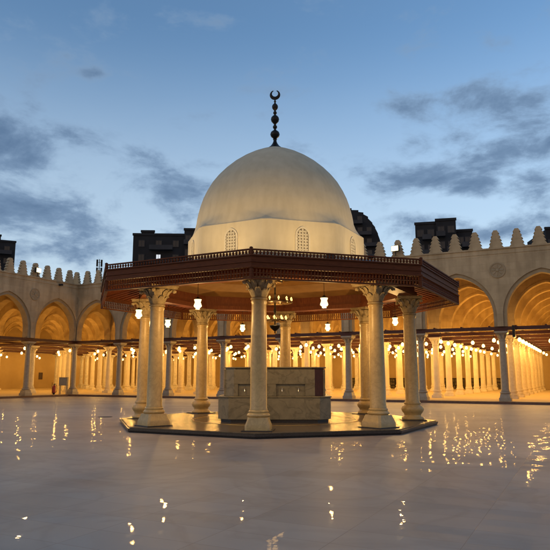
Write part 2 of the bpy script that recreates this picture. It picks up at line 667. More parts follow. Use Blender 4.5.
M['ochre'] = mat('lamplit_ochre_ceiling', (0.27, 0.135, 0.032), (0.34, 0.18, 0.05), .8, scale=2)  # yellow chandelier light put into the colour of the cream lining
M['beam'] = mat('beam_wood', (0.045, 0.008, 0.005), (0.075, 0.016, 0.009), .6, scale=4, stretch=(1, 6, 6), bump=.1)
M['dark_metal'] = mat('dark_bronze', (0.012, 0.011, 0.011), (0.022, 0.02, 0.018), .45, metal=.6, scale=8)
M['black_steel'] = mat('black_steel', (0.02, 0.02, 0.022), (0.035, 0.035, 0.037), .5, scale=8)
M['brass'] = mat('brass', (0.55, 0.38, 0.13), (0.7, 0.5, 0.2), .28, metal=1.0, scale=12)
M['old_brass'] = mat('tarnished_brass', (0.10, 0.06, 0.022), (0.16, 0.10, 0.04), .5, metal=.7, scale=12)
M['chrome'] = mat('worn_steel', (0.5, 0.5, 0.48), (0.6, 0.6, 0.58), .25, metal=1.0, scale=12)
M['red_marble'] = mat('red_brown_panel', (0.06, 0.016, 0.006), (0.10, 0.03, 0.012), .6, scale=6, stretch=(4, 4, 1))
M['grey_paint'] = mat('grey_paint', (0.22, 0.20, 0.16), (0.27, 0.25, 0.20), .5, scale=6)
M['red_paint'] = mat('red_paint', (0.25, 0.012, 0.01), (0.32, 0.02, 0.014), .35, scale=6)
M['dark_wood'] = mat('dark_shelf_wood', (0.035, 0.018, 0.01), (0.06, 0.032, 0.018), .5, scale=5)
M['books'] = mat('book_spines', (0.03, 0.05, 0.03), (0.16, 0.09, 0.04), .7, scale=9, stretch=(6, 1, .3))
M['grille'] = mat('grille_plaster', (0.50, 0.45, 0.34), (0.56, 0.5, 0.38), .8, scale=8)
M['dark_glass'] = mat('dark_glass', (0.012, 0.013, 0.016), (0.02, 0.02, 0.024), .12, scale=3)
M['dusty_pane'] = mat('dusty_pane', (0.10, 0.08, 0.055), (0.15, 0.12, 0.085), .5, scale=5)
M['concrete'] = mat('silhouette_concrete', (0.014, 0.015, 0.018), (0.024, 0.025, 0.029), .9, scale=0.25, bump=.2, bscale=2)  # dusk silhouette put into the colour, so the blocks read near black
M['concrete_pale'] = mat('silhouette_balcony_concrete', (0.038, 0.039, 0.044), (0.055, 0.056, 0.062), .9, scale=0.3)  # frames and balconies, the same dusk shade put into their colour
M['lead'] = mat('weathered_lead', (0.055, 0.05, 0.046), (0.08, 0.073, 0.066), .6, scale=3)
M['ground'] = mat('city_ground', (0.06, 0.055, 0.05), (0.09, 0.085, 0.075), .95, scale=.1)
M['hall_bulb'] = glow('lit_bulb', (1.0, 0.70, 0.30), 3.4)
M['kiosk_bulb'] = glow('lit_opal_glass', (1.0, 0.76, 0.38), 2.3)
M['flame'] = glow('lit_candle_bulb', (1.0, 0.60, 0.18), 2.4)
M['flood'] = glow('lit_floodlight', (1.0, 0.74, 0.34), 5.0)
M['white_window'] = glow('lit_window', (0.85, 0.92, 1.0), .7)

WARM = (1.0, 0.54, 0.13)


def point_light(name, loc, power, color=WARM, r=0.09, parent=None):
    d = bpy.data.lights.get(name)
    if d is None:
        d = bpy.data.lights.new(name, 'POINT')
        d.energy = power
        d.color = color
        d.shadow_soft_size = r
    o = bpy.data.objects.new(name, d)
    COL.objects.link(o)
    o.location = loc
    if parent is not None:
        o.parent = parent
    return o


# ------------------------------------------------------------------ ground
mb = MB()
mb.add([(-900, -300, -0.02), (900, -300, -0.02), (900, 1500, -0.02), (-900, 1500, -0.02)], [(0, 1, 2, 3)])
struct(mb.build('ground', M['ground'], smooth=0))
mb = MB()
mb.add([(-70, -45, 0), (80, -45, 0), (80, 70, 0), (-70, 70, 0)], [(0, 1, 2, 3)])
struct(mb.build('courtyard_floor', M['floor'], smooth=0))

# ------------------------------------------------------------------ arcaded halls
TH = 0.4634
CX0, CY0 = -17.686, 54.779          # the inner corner of the courtyard
UV = (Vector((cos(TH), -sin(TH), 0)), Vector((sin(TH), cos(TH), 0)))
B = 5.1                             # bay along the courtyard
D = 4.45                            # depth between rows of columns
NB = 9
ZF = 0.15


def W(u, v, z=0.0):
    p = Vector((CX0, CY0, 0)) + UV[0] * u + UV[1] * v
    return Vector((p.x, p.y, z))


def arch_pts(hw, zs, za, n=26):
    """two-centred slightly pointed arch, left springing to right springing (x from -hw to hw)"""
    h = za - zs
    c = max((h * h - hw * hw) / (2 * hw), 0.0)
    R = hw + c
    t1 = math.acos(min(1, c / R))
    right = [(-c + R * cos(t1 * i / n), zs + R * sin(t1 * i / n)) for i in range(n + 1)]
    left = [(-x, z) for x, z in right]
    return left + right[::-1][1:]


def arch_wall(mb, x0, x1, centres, hw, z0, zs, za, zt, y0, y1):
    """a wall from x0 to x1 pierced by arches"""
    cur = x0
    centres = sorted(centres)

    def quad(a, b, y, flip):
        (xa, za_, zb_), (xb, zc_, zd_) = a, b
        vs = [(xa, y, za_), (xb, y, zc_), (xb, y, zd_), (xa, y, zb_)]
        mb.add(vs, [(3, 2, 1, 0) if flip else (0, 1, 2, 3)])

    for c in centres + [None]:
        end = x1 if c is None else c - hw
        if end - cur > 1e-4:
            for y, fl in ((y0, False), (y1, True)):
                quad((cur, z0, zs), (end, z0, zs), y, fl)
                quad((cur, zs, zt), (end, zs, zt), y, fl)
            mb.add([(cur, y0, z0), (end, y0, z0), (end, y1, z0), (cur, y1, z0)], [(3, 2, 1, 0)])
        if c is None:
            break
        mb.add([(c - hw, y0, z0), (c - hw, y1, z0), (c - hw, y1, zs), (c - hw, y0, zs)], [(0, 1, 2, 3)])
        mb.add([(c + hw, y0, z0), (c + hw, y1, z0), (c + hw, y1, zs), (c + hw, y0, zs)], [(3, 2, 1, 0)])
        P = arch_pts(hw, zs, za)
        for (xa, zaa), (xb, zbb) in zip(P[:-1], P[1:]):
            for y, fl in ((y0, False), (y1, True)):
                quad((c + xa, zaa, zt), (c + xb, zbb, zt), y, fl)
            mb.add([(c + xa, y0, zaa), (c + xb, y0, zbb), (c + xb, y1, zbb), (c + xa, y1, zaa)], [(0, 1, 2, 3)])
        cur = c + hw
    mb.add([(x0, y0, zt), (x1, y0, zt), (x1, y1, zt), (x0, y1, zt)], [(0, 1, 2, 3)])
    for x, fl in ((x0, False), (x1, True)):
        mb.add([(x, y0, z0), (x, y0, zt), (x, y1, zt), (x, y1, z0)], [(3, 2, 1, 0) if fl else (0, 1, 2, 3)])


Z_CAP = 4.45
Z_BEAM0, Z_BEAM1 = 4.52, 4.74
Z_SP = 5.42
Z_TOP = 9.30

# one column of each sort, kept as mesh data for the copies


def column_mesh(marble):
    sh = MB()
    sh.lathe([(.245, .62), (.25, .66), (.235, .72), (.228, 1.6), (.222, 2.6), (.205, 3.62), (.205, 3.68), (.235, 3.70), (.235, 3.75), (.205, 3.77), (.205, 3.80)], 20)
    ba = MB()
    ba.box(-.35, .35, -.35, .35, 0.0, .20)
    if marble:
        ba.loft([[(s * w, t * w, z) for s, t in ((-1, -1), (1, -1), (1, 1), (-1, 1))] for w, z in ((.31, .20), (.29, .32), (.265, .44))])
        ba.lathe([(.27, .44), (.315, .47), (.325, .51), (.315, .55), (.275, .57), (.265, .60), (.28, .62), (.255, .64)], 20)
    else:
        ba.lathe([(.33, .20), (.34, .25), (.33, .30), (.28, .33), (.27, .42), (.30, .45), (.305, .49), (.30, .53), (.26, .56), (.25, .64)], 20)
    ca = MB()
    ca.lathe([(.205, 3.80), (.225, 3.86), (.215, 3.90), (.235, 4.02), (.29, 4.12), (.36, 4.20)], 20)
    ca.loft([[(s * w, t * w, z) for s, t in ((-1, -1), (1, -1), (1, 1), (-1, 1))] for w, z in ((.27, 4.08), (.36, 4.17), (.395, 4.20))])
    ca.box(-.40, .40, -.40, .40, 4.20, 4.298)
    for q in range(8):            # leaves round the bell
        t = q * pi / 4 + pi / 8
        Mx = Matrix.Rotation(t, 4, 'Z')
        ca.loft([[tuple(Mx @ Vector(p)) for p in ((r, -w, z), (r + th, 0, z), (r, w, z), (r - .03, 0, z))]
                 for r, w, th, z in ((.22, .07, .02, 3.84), (.25, .08, .03, 3.95), (.29, .07, .04, 4.05), (.36, .03, .04, 4.09), (.37, .015, .02, 4.05))])
    return sh, ba, ca


col_protos = {}
CREAMS = ['cream', 'cream', 'buff', 'grey_cream']


def add_column(parent, kind, x, y):
    if kind not in col_protos:
        sh, ba, ca = column_mesh(kind.startswith('grey'))
        m = M[kind]
        s = sh.build('column', m, parent, loc=(x, y, ZF))
        b = ba.build('base', m, s, bevel=0)
        c = ca.build('capital', m, s)
        mb = MB()
        mb.box(-.41, .41, -.41, .41, Z_CAP - ZF, Z_BEAM0 - ZF - .003)
        p = mb.build('impost_plate', M['beam'], s, smooth=0)
        col_protos[kind] = (s.data, b.data, c.data, p.data)
        return s
    out = None
    for nm, me in zip(('column', 'base', 'capital', 'impost_plate'), col_protos[kind]):
        o = bpy.data.objects.new(nm, me)
        COL.objects.link(o)
        if nm == 'column':
            o.parent = parent
            o.location = (x, y, ZF)
            out = o
        else:
            o.parent = out
    return out


def beam_part(parent, x0, x1, xs, skip=()):
    mb = MB()
    mb.box(x0, x1, -.17, .17, Z_BEAM0, Z_BEAM1)
    mb.build('tie_beam', M['beam'], parent)


def arcade(name, label, origin, rz, x0, x1, cols, centres, hw, za, kind='cream', group=None, wallmat='plaster', ztop=Z_TOP):
    t = thing(name, label, 'arcade', origin, rz, group)
    mb = MB()
    arch_wall(mb, x0, x1, centres, hw, Z_BEAM1 + .004, Z_SP, za, ztop, -.32, .32)
    mb.build('arch_wall', M[wallmat], t)
    # raised rim round each arch, on both faces
    rim = MB()
    for c in centres:
        for y0, y1 in ((-.352, -.318), (.318, .352)):
            Pi = arch_pts(hw + .003, Z_SP, za + .003)
            Po = arch_pts(hw + .13, Z_SP, za + .14)
            n = len(Pi)
            vs = [(c + x, y0, z) for x, z in Pi] + [(c + x, y0, z) for x, z in Po] + [(c + x, y1, z) for x, z in Pi] + [(c + x, y1, z) for x, z in Po]
            fs = []
            for i in range(n - 1):
                fs += [(i, i + 1, n + i + 1, n + i), (2 * n + i, 2 * n + i + 1, i + 1, i), (n + i, n + i + 1, 3 * n + i + 1, 3 * n + i),
                       (2 * n + i, 3 * n + i, 3 * n + i + 1, 2 * n + i + 1)]
            fs += [(0, n, 3 * n, 2 * n), (n - 1, 3 * n - 1, 4 * n - 1, 2 * n - 1)]
            rim.add(vs, fs)
    rim.build('arch_rim', M[wallmat], t)
    beam_part(t, x0, x1, cols)
    for x in cols:
        add_column(t, random.choice(CREAMS) if kind == 'cream' else kind, x, 0)
    return t


def merlon_poly():
    h = 1.15
    n = 5
    ws = [.455, .405, .35, .29, .225]
    R = []
    for i, w in enumerate(ws):
        z0, z1 = h * i / n, h * (i + 1) / n
        R += [(w, z0), (w - .01, z0 + .05), (w - .145, z1)]
    R[-1] = (.105, h)
    return R + [(-x, z) for x, z in R[::-1]]


MER = merlon_poly()


def merlon_mesh():
    mb = MB()
    n = len(MER)
    vs = [(x, -.13, z) for x, z in MER] + [(x, .13, z) for x, z in MER]
    fs = [tuple(range(n - 1, -1, -1)), tuple(range(n, 2 * n))] + [(i, (i + 1) % n, n + (i + 1) % n, n + i) for i in range(n)]
    mb.add(vs, fs)
    return mb


def medallion_mesh():
    """carved round boss: rim, rosette petals and knob"""
    mb = MB()
    Rx = Matrix.Rotation(pi / 2, 4, 'X')
    mb.lathe([(.50, -.01), (.50, .045), (.46, .055), (.42, .045), (.41, .02), (.05, .015)], 36, Rx)
    for k in range(8):
        t = k * pi / 4
        Mk = Rx @ Matrix.Rotation(t, 4, 'Z')
        mb.loft([[tuple(Mk @ Vector(p)) for p in ((r, -w, .012), (r, 0, h), (r, w, .012))] for r, w, h in ((.09, .02, .03), (.2, .075, .05), (.31, .075, .05), (.39, .01, .03))])
    mb.lathe([(.10, .01), (.10, .05), (.05, .075), (.002, .08)], 18, Rx)
    return mb


ZC = 9.75


def facade(name, label, origin, rz, x0, x1, cols, centres, mer_x, med_x, front):
    """front = -1: the courtyard is on the local -y side; +1: on the local +y side"""
    t = thing(name, label, 'arcade', origin, rz)
    mb = MB()
    hw = (B - .78) / 2
    arch_wall(mb, x0, x1, centres, hw, Z_BEAM1 + .004, Z_SP, 8.02, ZC - .4, -.24, .35)
    back = mb
    bandm = back.build('arch_wall', M['band'], t)
    mb = MB()
    arch_wall(mb, x0, x1, centres, hw + .21, Z_BEAM1 + .004, Z_SP, 8.27, ZC - .4, -.36, -.243)
    mb.build('facing', M['facade'], t)
    mb = MB()
    for a, b2, z0, z1 in ((-.39, .35, ZC - .397, ZC - .33), (-.365, .35, ZC - .328, ZC - .10), (-.43, .40, ZC - .098, ZC)):
        mb.box(x0 - (0 if a > -.4 else 0), x1, a, b2, z0, z1)
    mb.build('cornice', M['facade'], t)
    beam_part(t, x0, x1, cols)
    for x in cols:
        add_column(t, 'grey_marble', x, 0)
    me = None
    for x in mer_x:
        if me is None:
            o = merlon_mesh().build('merlon', M['facade'], t, loc=(x, -.2, ZC + .002), smooth=0)
            me = o.data
        else:
            o = bpy.data.objects.new('merlon', me)
            COL.objects.link(o)
            o.parent = t
            o.location = (x, -.2, ZC + .002)
    me = None
    for x in med_x:
        if me is None:
            o = medallion_mesh().build('medallion', M['band'], t, loc=(x, -.36, 8.3))
            me = o.data
        else:
            o = bpy.data.objects.new('medallion', me)
            COL.objects.link(o)
            o.parent = t
            o.location = (x, -.36, 8.3)
    return t


us = [B * i for i in range(0, NB + 1)]
LEN = B * NB
facade('courtyard_arcade', 'long back courtyard arcade with stepped battlements behind the domed pavilion', W(0, 0), -TH,
       -.36, LEN, us[:-1], [B * (i + .5) for i in range(NB)], [B / 4 * i for i in range(0, 4 * NB)], us[:-1], -1)
# left arcade: its local +x runs away from the corner towards the camera, the courtyard lies on local -y after the turn
NL = 4
LL = B * NL
lf = facade('courtyard_arcade', 'short arcade at the left edge, meeting the long back arcade in the corner', W(0, 0), -TH + pi / 2,
            -LL, -.362, [-B * i for i in range(1, NL)], [-B * (i + .5) for i in range(NL)], [-B / 4 * i for i in range(1, 4 * NL)], [-B * i for i in range(1, NL)], -1)
# local x = +v, local y = -u : the courtyard (u > 0) lies on local -y

ORD = ['first', 'second', 'third', 'fourth', 'fifth', 'sixth', 'seventh', 'eighth', 'ninth', 'tenth', 'eleventh', 'twelfth', 'thirteenth']
# rows behind the long arcade
hw = (B - .78) / 2
first = None
for j in range(1, 9):
    lab = 'lamplit cream columns and arches, %s row behind the long back arcade' % ORD[j - 1]
    if first is None:
        first = arcade('hall_arcade', lab, W(0, D * j), -TH, .36, LEN, us[1:-1], [B * (i + .5) for i in range(NB)], hw, 8.0, group='rows of arches inside the back hall')
    else:
        c = copy_tree(first)
        c.location = W(0, D * j)
        c['label'] = lab
# rows in the corner, running back from the left end of the long arcade
NV = 9
DV = D * NV
first = None
hwv = (D - .78) / 2
for k in range(0, 5):
    lab = 'cream arcade running back through the corner hall, %s from the courtyard corner' % ORD[k]
    if first is None:
        first = arcade('corner_arcade', lab, W(-B * k, 0), -TH + pi / 2, .36, DV, [D * j for j in range(1, NV)], [D * (j + .5) for j in range(NV)], hwv, 7.55, group='rows of arches in the corner hall')
    else:
        c = copy_tree(first)
        c.location = W(-B * k, 0)
        c['label'] = lab
# rows behind the short left arcade, square to it
first = None
for k in range(0, 4):
    lab = 'cream arcade square to the left arcade, %s from the courtyard corner' % ORD[k]
    if first is None:
        first = arcade('side_arcade', lab, W(0, -B * k), -TH, -B * 5, -.36, [-B * i for i in range(1, 5)], [-B * (i + .5) for i in range(5)], hw, 8.0, group='rows of arches inside the left hall')
    else:
        c = copy_tree(first)
        c.location = W(0, -B * k)
        c['label'] = lab

# hall floor, step edge, ceiling, outer walls
HL = thing('hall_shell', 'plain ochre outer walls and roof enclosing the lamplit halls', 'building', W(0, 0), -TH)
UE = LEN + .5
mb = MB()
mb.prism([(-B * 5 - .5, -LL), (-.05, -LL), (-.05, -.45), (UE, -.45), (UE, DV + .5), (-B * 5 - .5, DV + .5)], 0.002, ZF)
o = mb.build('hall_floor', M['carpet'], smooth=0)
o.location = W(0, 0)
o.rotation_euler = (0, 0, -TH)
struct(o)
mb = MB()
mb.prism([(-.049, -LL), (.50, -LL), (.50, -.95), (UE, -.95), (UE, -.451), (-.049, -.451)], 0.002, ZF - .004)
o = mb.build('arcade_step', mat('step_stone', (0.10, 0.05, 0.035), (0.14, 0.075, 0.05), .6, scale=5), smooth=0)
o.location = W(0, 0)
o.rotation_euler = (0, 0, -TH)
struct(o)
mb = MB()
mb.prism([(-B * 5 - .5, -LL), (-.353, -LL), (-.353, .353), (UE, .353), (UE, DV + .5), (-B * 5 - .5, DV + .5)], Z_TOP + .003, Z_TOP + .25)
mb.build('roof', M['ceiling'], HL, smooth=0)
mb = MB()
mb.box(-B * 5 - .5, UE, DV, DV + .5, ZF + .002, Z_TOP)
mb.build('back_wall', M['wall_plaster'], HL, smooth=0)
mb = MB()
mb.box(-B * 5 - .5, -B * 5, -LL, DV - .002, ZF + .002, Z_TOP)
mb.build('side_wall', M['wall_plaster'], HL, smooth=0)
mb = MB()
mb.box(LEN + .002, UE, .36, DV - .002, ZF + .002, Z_TOP)
mb.build('side_wall', M['wall_plaster'], HL, smooth=0)
mb = MB()
mb.box(-B * 5, -.36, -LL - .5, -LL - .002, ZF + .002, Z_TOP)
mb.build('side_wall', M['wall_plaster'], HL, smooth=0)

# lamp rails: light timbers laid across the tie beams, the bulbs hang from them
rail_me = None


def rail(u0, v0, u1, v1, label, grp):
    global rail_me
    L = sqrt((u1 - u0) ** 2 + (v1 - v0) ** 2)
    mb = MB()
    mb.box(0, L, -.055, .055, Z_BEAM1 + .001, Z_BEAM1 + .12)
    o = mb.build('lamp_rail', M['beam'], smooth=0)
    o.location = W(u0, v0)
    o.rotation_euler = (0, 0, -TH + math.atan2(v1 - v0, u1 - u0))
    tag(o, label, 'beam', grp)


lamp_me = {}


def pendant(p, label, grp, light='bulb_light', power=64):
    """bulb on a cord under a rail; p is on the floor below it"""
    t = thing('pendant_lamp', label, 'lamp', (p.x, p.y, Z_BEAM1), random.random() * 6, grp)
    if not lamp_me:
        mb = MB()
        mb.lathe([(.012, -.58), (.012, 0)], 6)
        mb.lathe([(.035, -.56), (.045, -.50), (.03, -.44), (.012, -.42)], 8)
        c = mb.build('cord', M['black_steel'], t)
        mb = MB()
        mb.lathe([(.002, -.83), (.06, -.82), (.11, -.77), (.125, -.705), (.11, -.64), (.07, -.58), (.04, -.555)], 12)
        b = mb.build('bulb', M['hall_bulb'], t)
        lamp_me['cord'], lamp_me['bulb'] = c.data, b.data
    else:
        for nm in ('cord', 'bulb'):
            o = bpy.data.objects.new(nm, lamp_me[nm])
            COL.objects.link(o)
            o.parent = t
    point_light(light, (0, 0, -1.0), power, r=.08, parent=t)
    return t


LV = [2.5 + 5.1 * j for j in range(7)]
LP = 'bare glowing bulbs hanging in rows in the halls'
RG = 'lamp rails lying across the tie beams'
for i in range(1, 9):
    for s in (-.8, .8):
        side = 'left' if s < 0 else 'right'
        rail(B * i + s, .5, B * i + s, DV - .02, 'red brown lamp rail just %s of the %s column line from the corner' % (side, ORD[i]), RG)
        for j, v in enumerate(LV):
            pendant(W(B * i + s, v), 'glowing bulb, %s back, just %s of the %s column line from the corner' % (ORD[j], side, ORD[i]), LP)
XV = [v + 2.55 for v in LV[:4]]
for i in range(3, 9):             # closer set bulbs near the courtyard
    for s in (-.8, .8):
        side = 'left' if s < 0 else 'right'
        for j, v in enumerate(XV):
            pendant(W(B * i + s, v), 'glowing bulb between the %s and %s rows back, %s of %s column line' % (ORD[j], ORD[j + 1], side, ORD[i]), LP)
for i in range(0, 8):             # a third, sparser row down the middle of each bay
    rail(B * (i + .5), .5, B * (i + .5), DV - .02, 'lamp rail down the middle of the bay right of the %s column line' % ORD[i], RG)
    for j in range(0, 7):
        pendant(W(B * (i + .5), 4.9 + 5.1 * j), 'glowing bulb, %s back, mid bay right of the %s column line' % (ORD[j], ORD[i]), LP)
for k in range(0, 5):
    rail(-B * (k + .5), -LL + .3, -B * (k + .5), DV - .02, 'lamp rail through the %s aisle behind the left arcade' % ORD[k], RG)
    for j in range(-3, 7):
        v = 5.1 * j + (2.0 if j >= 0 else 1.9)
        if k > 2 and j < -2:
            continue
        pendant(W(-B * (k + .5), v), 'glowing bulb, %s aisle behind the left arcade, %s from the far wall' % (ORD[k], ORD[6 - j]), LP, 'side_hall_bulb_light', 105)
    if k < 3:
        rail(-B * (k + .5) + 1.3, .5, -B * (k + .5) + 1.3, DV - .02, 'lamp rail beside the right edge of the %s corner hall aisle' % ORD[k], RG)
        for j in range(0, 6, 1):
            pendant(W(-B * (k + .5) + 1.3, 5.1 * j + 4.3), 'glowing bulb along the right of the %s corner hall aisle, %s back' % (ORD[k], ORD[j]), LP, 'side_hall_bulb_light', 105)

# ------------------------------------------------------------------ the domed pavilion
KX, KY, KA = 0.0, 22.388, -0.0955
K = thing('domed_pavilion', 'octagonal domed fountain pavilion with wooden eaves on eight marble columns', 'pavilion', (KX, KY, 0), KA)


def ov(k, R, z):
    t = k * pi / 4
    return (R * sin(t), -R * cos(t), z)


def oct_ring(R, z):
    return [ov(k, R, z) for k in range(8)]


# platform
P = thing('stone_platform', 'low octagonal marble platform with dark granite edge under the pavilion', 'platform', (KX, KY, 0), KA)
mb = MB()
mb.loft([oct_ring(5.62, .003), oct_ring(5.66, .06), oct_ring(5.66, .118)])
mb.build('granite_edge', M['granite'], P, smooth=0)
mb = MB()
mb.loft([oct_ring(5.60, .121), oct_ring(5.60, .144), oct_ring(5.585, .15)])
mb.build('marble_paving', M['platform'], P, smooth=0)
mb = MB()
mb.lathe([(2.86, .1505), (2.86, .158), (2.90, .162), (2.94, .158), (2.94, .1505)], 64, cap=False)
mb.build('drain_ring', M['brass'], P)

# columns of the pavilion
RC = 4.81


def bell_base(k=1.0):
    mb = MB()
    sq = ((-1, -1), (1, -1), (1, 1), (-1, 1))

    def ring(w, z, c=.16):
        o = []
        for s, t in sq:
            if s * t > 0:
                o += [(s * w, t * w * (1 - c)), (s * w * (1 - c), t * w)]
            else:
                o += [(s * w * (1 - c), t * w), (s * w, t * w * (1 - c))]
        # order the eight corners by angle
        o.sort(key=lambda p: math.atan2(p[1], p[0]))
        return [(x, y, z) for x, y in o]
    mb.loft([ring(.365 * k, .03), ring(.365 * k, .15), ring(.345 * k, .20), ring(.31 * k, .29), ring(.295 * k, .37, .25)])
    mb.lathe([(.28, .36), (.315, .39), (.33, .42), (.315, .455), (.29, .475), (.27, .49), (.28, .51), (.285, .53), (.27, .55), (.25, .565)], 28)
    return mb


def vase_base():
    mb = MB()
    mb.lathe([(.37, .03), (.385, .06), (.37, .10), (.31, .13), (.29, .17), (.30, .22), (.355, .28), (.385, .35), (.385, .41), (.35, .47), (.29, .50), (.27, .53), (.295, .56), (.295, .59), (.26, .62), (.25, .65)], 28)
    return mb


def capital(seed, top=.47, tiers=2):
    rnd = random.Random(seed)
    mb = MB()
    z0, z1 = 3.64, 4.30
    mb.lathe([(.205, z0), (.245, z0 + .02), (.245, z0 + .06), (.21, z0 + .09), (.225, z0 + .3), (.28, z0 + .45), (.36, z0 + .55)], 24)
    for ti in range(tiers):
        zb = z0 + .09 + ti * .2
        for q in range(8):
            t = q * pi / 4 + ti * pi / 8
            Mx = Matrix.Rotation(t, 4, 'Z')
            k = 1 + ti * .22
            e = rnd.uniform(.92, 1.08)
            rows = [(.205 * k, .085, .01, 0), (.235 * k, .105, .028, .09), (.26 * k, .10, .035, .17), (.305 * k, .075, .045, .235 * e), (.345 * k, .04, .045, .25 * e), (.355 * k, .018, .02, .215 * e)]
            mb.loft([[tuple(Mx @ Vector(p)) for p in ((r, -w, zb + z), (r + th * .7, -w * .45, zb + z), (r + th * .4, 0, zb + z), (r + th * .7, w * .45, zb + z), (r, w, zb + z), (r - .04, 0, zb + z))] for r, w, th, z in rows])
    for q in range(4):            # corner volutes
        t = q * pi / 2 + pi / 4
        Mx = Matrix.Rotation(t, 4, 'Z')
        mb.loft([[tuple(Mx @ Vector(p)) for p in ((r, -w, z), (r + .05, 0, z - .02), (r, w, z), (r - .06, 0, z + .03))] for r, w, z in ((.27, .05, z0 + .3), (.35, .06, z0 + .45), (.47, .06, z0 + .53), (.56, .05, z0 + .52), (.55, .03, z0 + .45))])
        c = Mx @ Vector((.53, 0, z0 + .48))
        mb.ball(c, .06, 10, 6)
    # abacus with hollow sides
    poly = []
    for q in range(4):
        for s in (-1, -.5, 0, .5):
            hollow = .06 * (1 - s * s)
            p = Matrix.Rotation(q * pi / 2, 2) @ Vector((s * top, -(top - hollow)))
            poly.append((p.x, p.y))
    mb.prism(poly, z1 - .10, z1 - .045)
    mb.prism([(x * 1.05, y * 1.05) for x, y in poly], z1 - .044, z1 - .003)
    return mb


shaft_tones = ['kiosk_marble', 'kiosk_marble', 'kiosk_marble', 'kiosk_marble', 'kiosk_marble', 'kiosk_marble', 'kiosk_marble', 'kiosk_marble']
tops = {0: .40, 1: .49, 2: .42, 3: .40, 4: .43, 5: .41, 6: .42, 7: .46}
for k in range(8):
    x, y, _ = ov(k, RC, 0)
    mb = MB()
    zb = .55 if k in (0, 1, 7) else .63
    tw = 1.0
    mb.lathe([(.248, zb), (.252, zb + .04), (.238, zb + .07), (.236, 1.4), (.228, 2.4), (.212, 3.5), (.212, 3.55), (.228, 3.58), (.228, 3.62), (.21, 3.645)], 28)
    c = mb.build('column', M[shaft_tones[k]], K, loc=(x, y, ZF))
    c.rotation_euler = (0, 0, k * pi / 4)
    (bell_base(.95 if k == 0 else 1.04) if k in (0, 1, 7) else vase_base()).build('base', M['kiosk_marble'], c)
    capital(k, tops[k], 2).build('capital', M['capital_stone'], c)
    mb = MB()
    mb.box(-.43, .43, -.43, .43, .002, .03)
    mb.build('plinth', M['granite'], c)

# timber ring beam on the capitals
mb = MB()


def oct_tube(mb, R0, R1, z0, z1):
    """octagonal ring with rectangular section"""
    rings = [oct_ring(R0, z0), oct_ring(R1, z0), oct_ring(R1, z1), oct_ring(R0, z1), oct_ring(R0, z0)]
    mb.loft(rings, cap=False)


oct_tube(mb, RC - .30, RC + .30, 4.452, 4.62)
oct_tube(mb, RC - .22, RC + .22, 4.623, 5.02)
mb.build('ring_beam', M['wood_soffit'], K, smooth=0)

RE = 6.55
# soffit: boards sloping from the ring beam to the eave
mb = MB()
mb.loft([oct_ring(RC + .2, 4.96), oct_ring(RE - .12, 4.58), oct_ring(RE - .12, 4.62), oct_ring(RC + .2, 5.0), oct_ring(RC + .2, 4.96)], cap=False)
for k in range(8):                # cover strips between the boards
    a0, a1 = Vector(ov(k, RC + .2, 4.96)), Vector(ov(k + 1, RC + .2, 4.96))
    b0, b1 = Vector(ov(k, RE - .13, 4.58)), Vector(ov(k + 1, RE - .13, 4.58))
    nb = 18
    for i in range(nb + 1):
        f = i / nb
        p, q = a0.lerp(a1, f), b0.lerp(b1, f)
        d = (a1 - a0).normalized() * .02
        mb.add([p - d, p + d, q + d, q - d, p - d + Vector((0, 0, -.025)), p + d + Vector((0, 0, -.025)), q + d + Vector((0, 0, -.025)), q - d + Vector((0, 0, -.025))],
               [(0, 1, 2, 3), (7, 6, 5, 4), (0, 4, 5, 1), (1, 5, 6, 2), (2, 6, 7, 3), (3, 7, 4, 0)])
mb.build('soffit', M['wood_soffit'], K, smooth=0)
# inner ceiling between ring beam and drum
mb = MB()
mb.loft([oct_ring(RC - .2, 5.0), oct_ring(3.16, 5.36), oct_ring(3.16, 5.40), oct_ring(RC - .2, 5.04), oct_ring(RC - .2, 5.0)], cap=False)
mb.build('inner_ceiling', M['ochre'], K, smooth=0)
# roof
mb = MB()
mb.loft([oct_ring(RE - .1, 4.71), oct_ring(3.1, 5.55), oct_ring(3.1, 5.59), oct_ring(RE - .1, 4.755), oct_ring(RE - .1, 4.71)], cap=False)
mb.build('roof', M['lead'], K, smooth=0)
# fascia with mouldings
mb = MB()
oct_tube(mb, RE - .09, RE, 4.50, 4.775)
oct_tube(mb, RE - .06, RE + .045, 4.455, 4.498)
oct_tube(mb, RE - .06, RE + .03, 4.60, 4.625)
oct_tube(mb, RE - .06, RE + .05, 4.765, 4.80)
mb.build('fascia', M['wood'], K, smooth=0)


def spindle_row(mb, R, z0, z1, step, rad, beads, inset=0.0, n=6):
    """turned spindles between two rails along the eight sides"""
    for k in range(8):
        a, b = Vector(ov(k, R, 0)), Vector(ov(k + 1, R, 0))
        L = (b - a).length
        m = int(L / step)
        for i in range(m):
            p = a.lerp(b, (i + .5) / m)
            prof = [(rad * .7, z0)]
            for q in range(beads):
                zc = z0 + (z1 - z0) * (q + .5) / beads
                hh = (z1 - z0) / beads * .5
                prof += [(rad * .55, zc - hh * .8), (rad * 1.5, zc - hh * .35), (rad * 1.5, zc + hh * .35), (rad * .55, zc + hh * .8)]
            prof.append((rad * .7, z1))
            mb.lathe(prof, n, Matrix.Translation((p.x, p.y, 0)), cap=False)


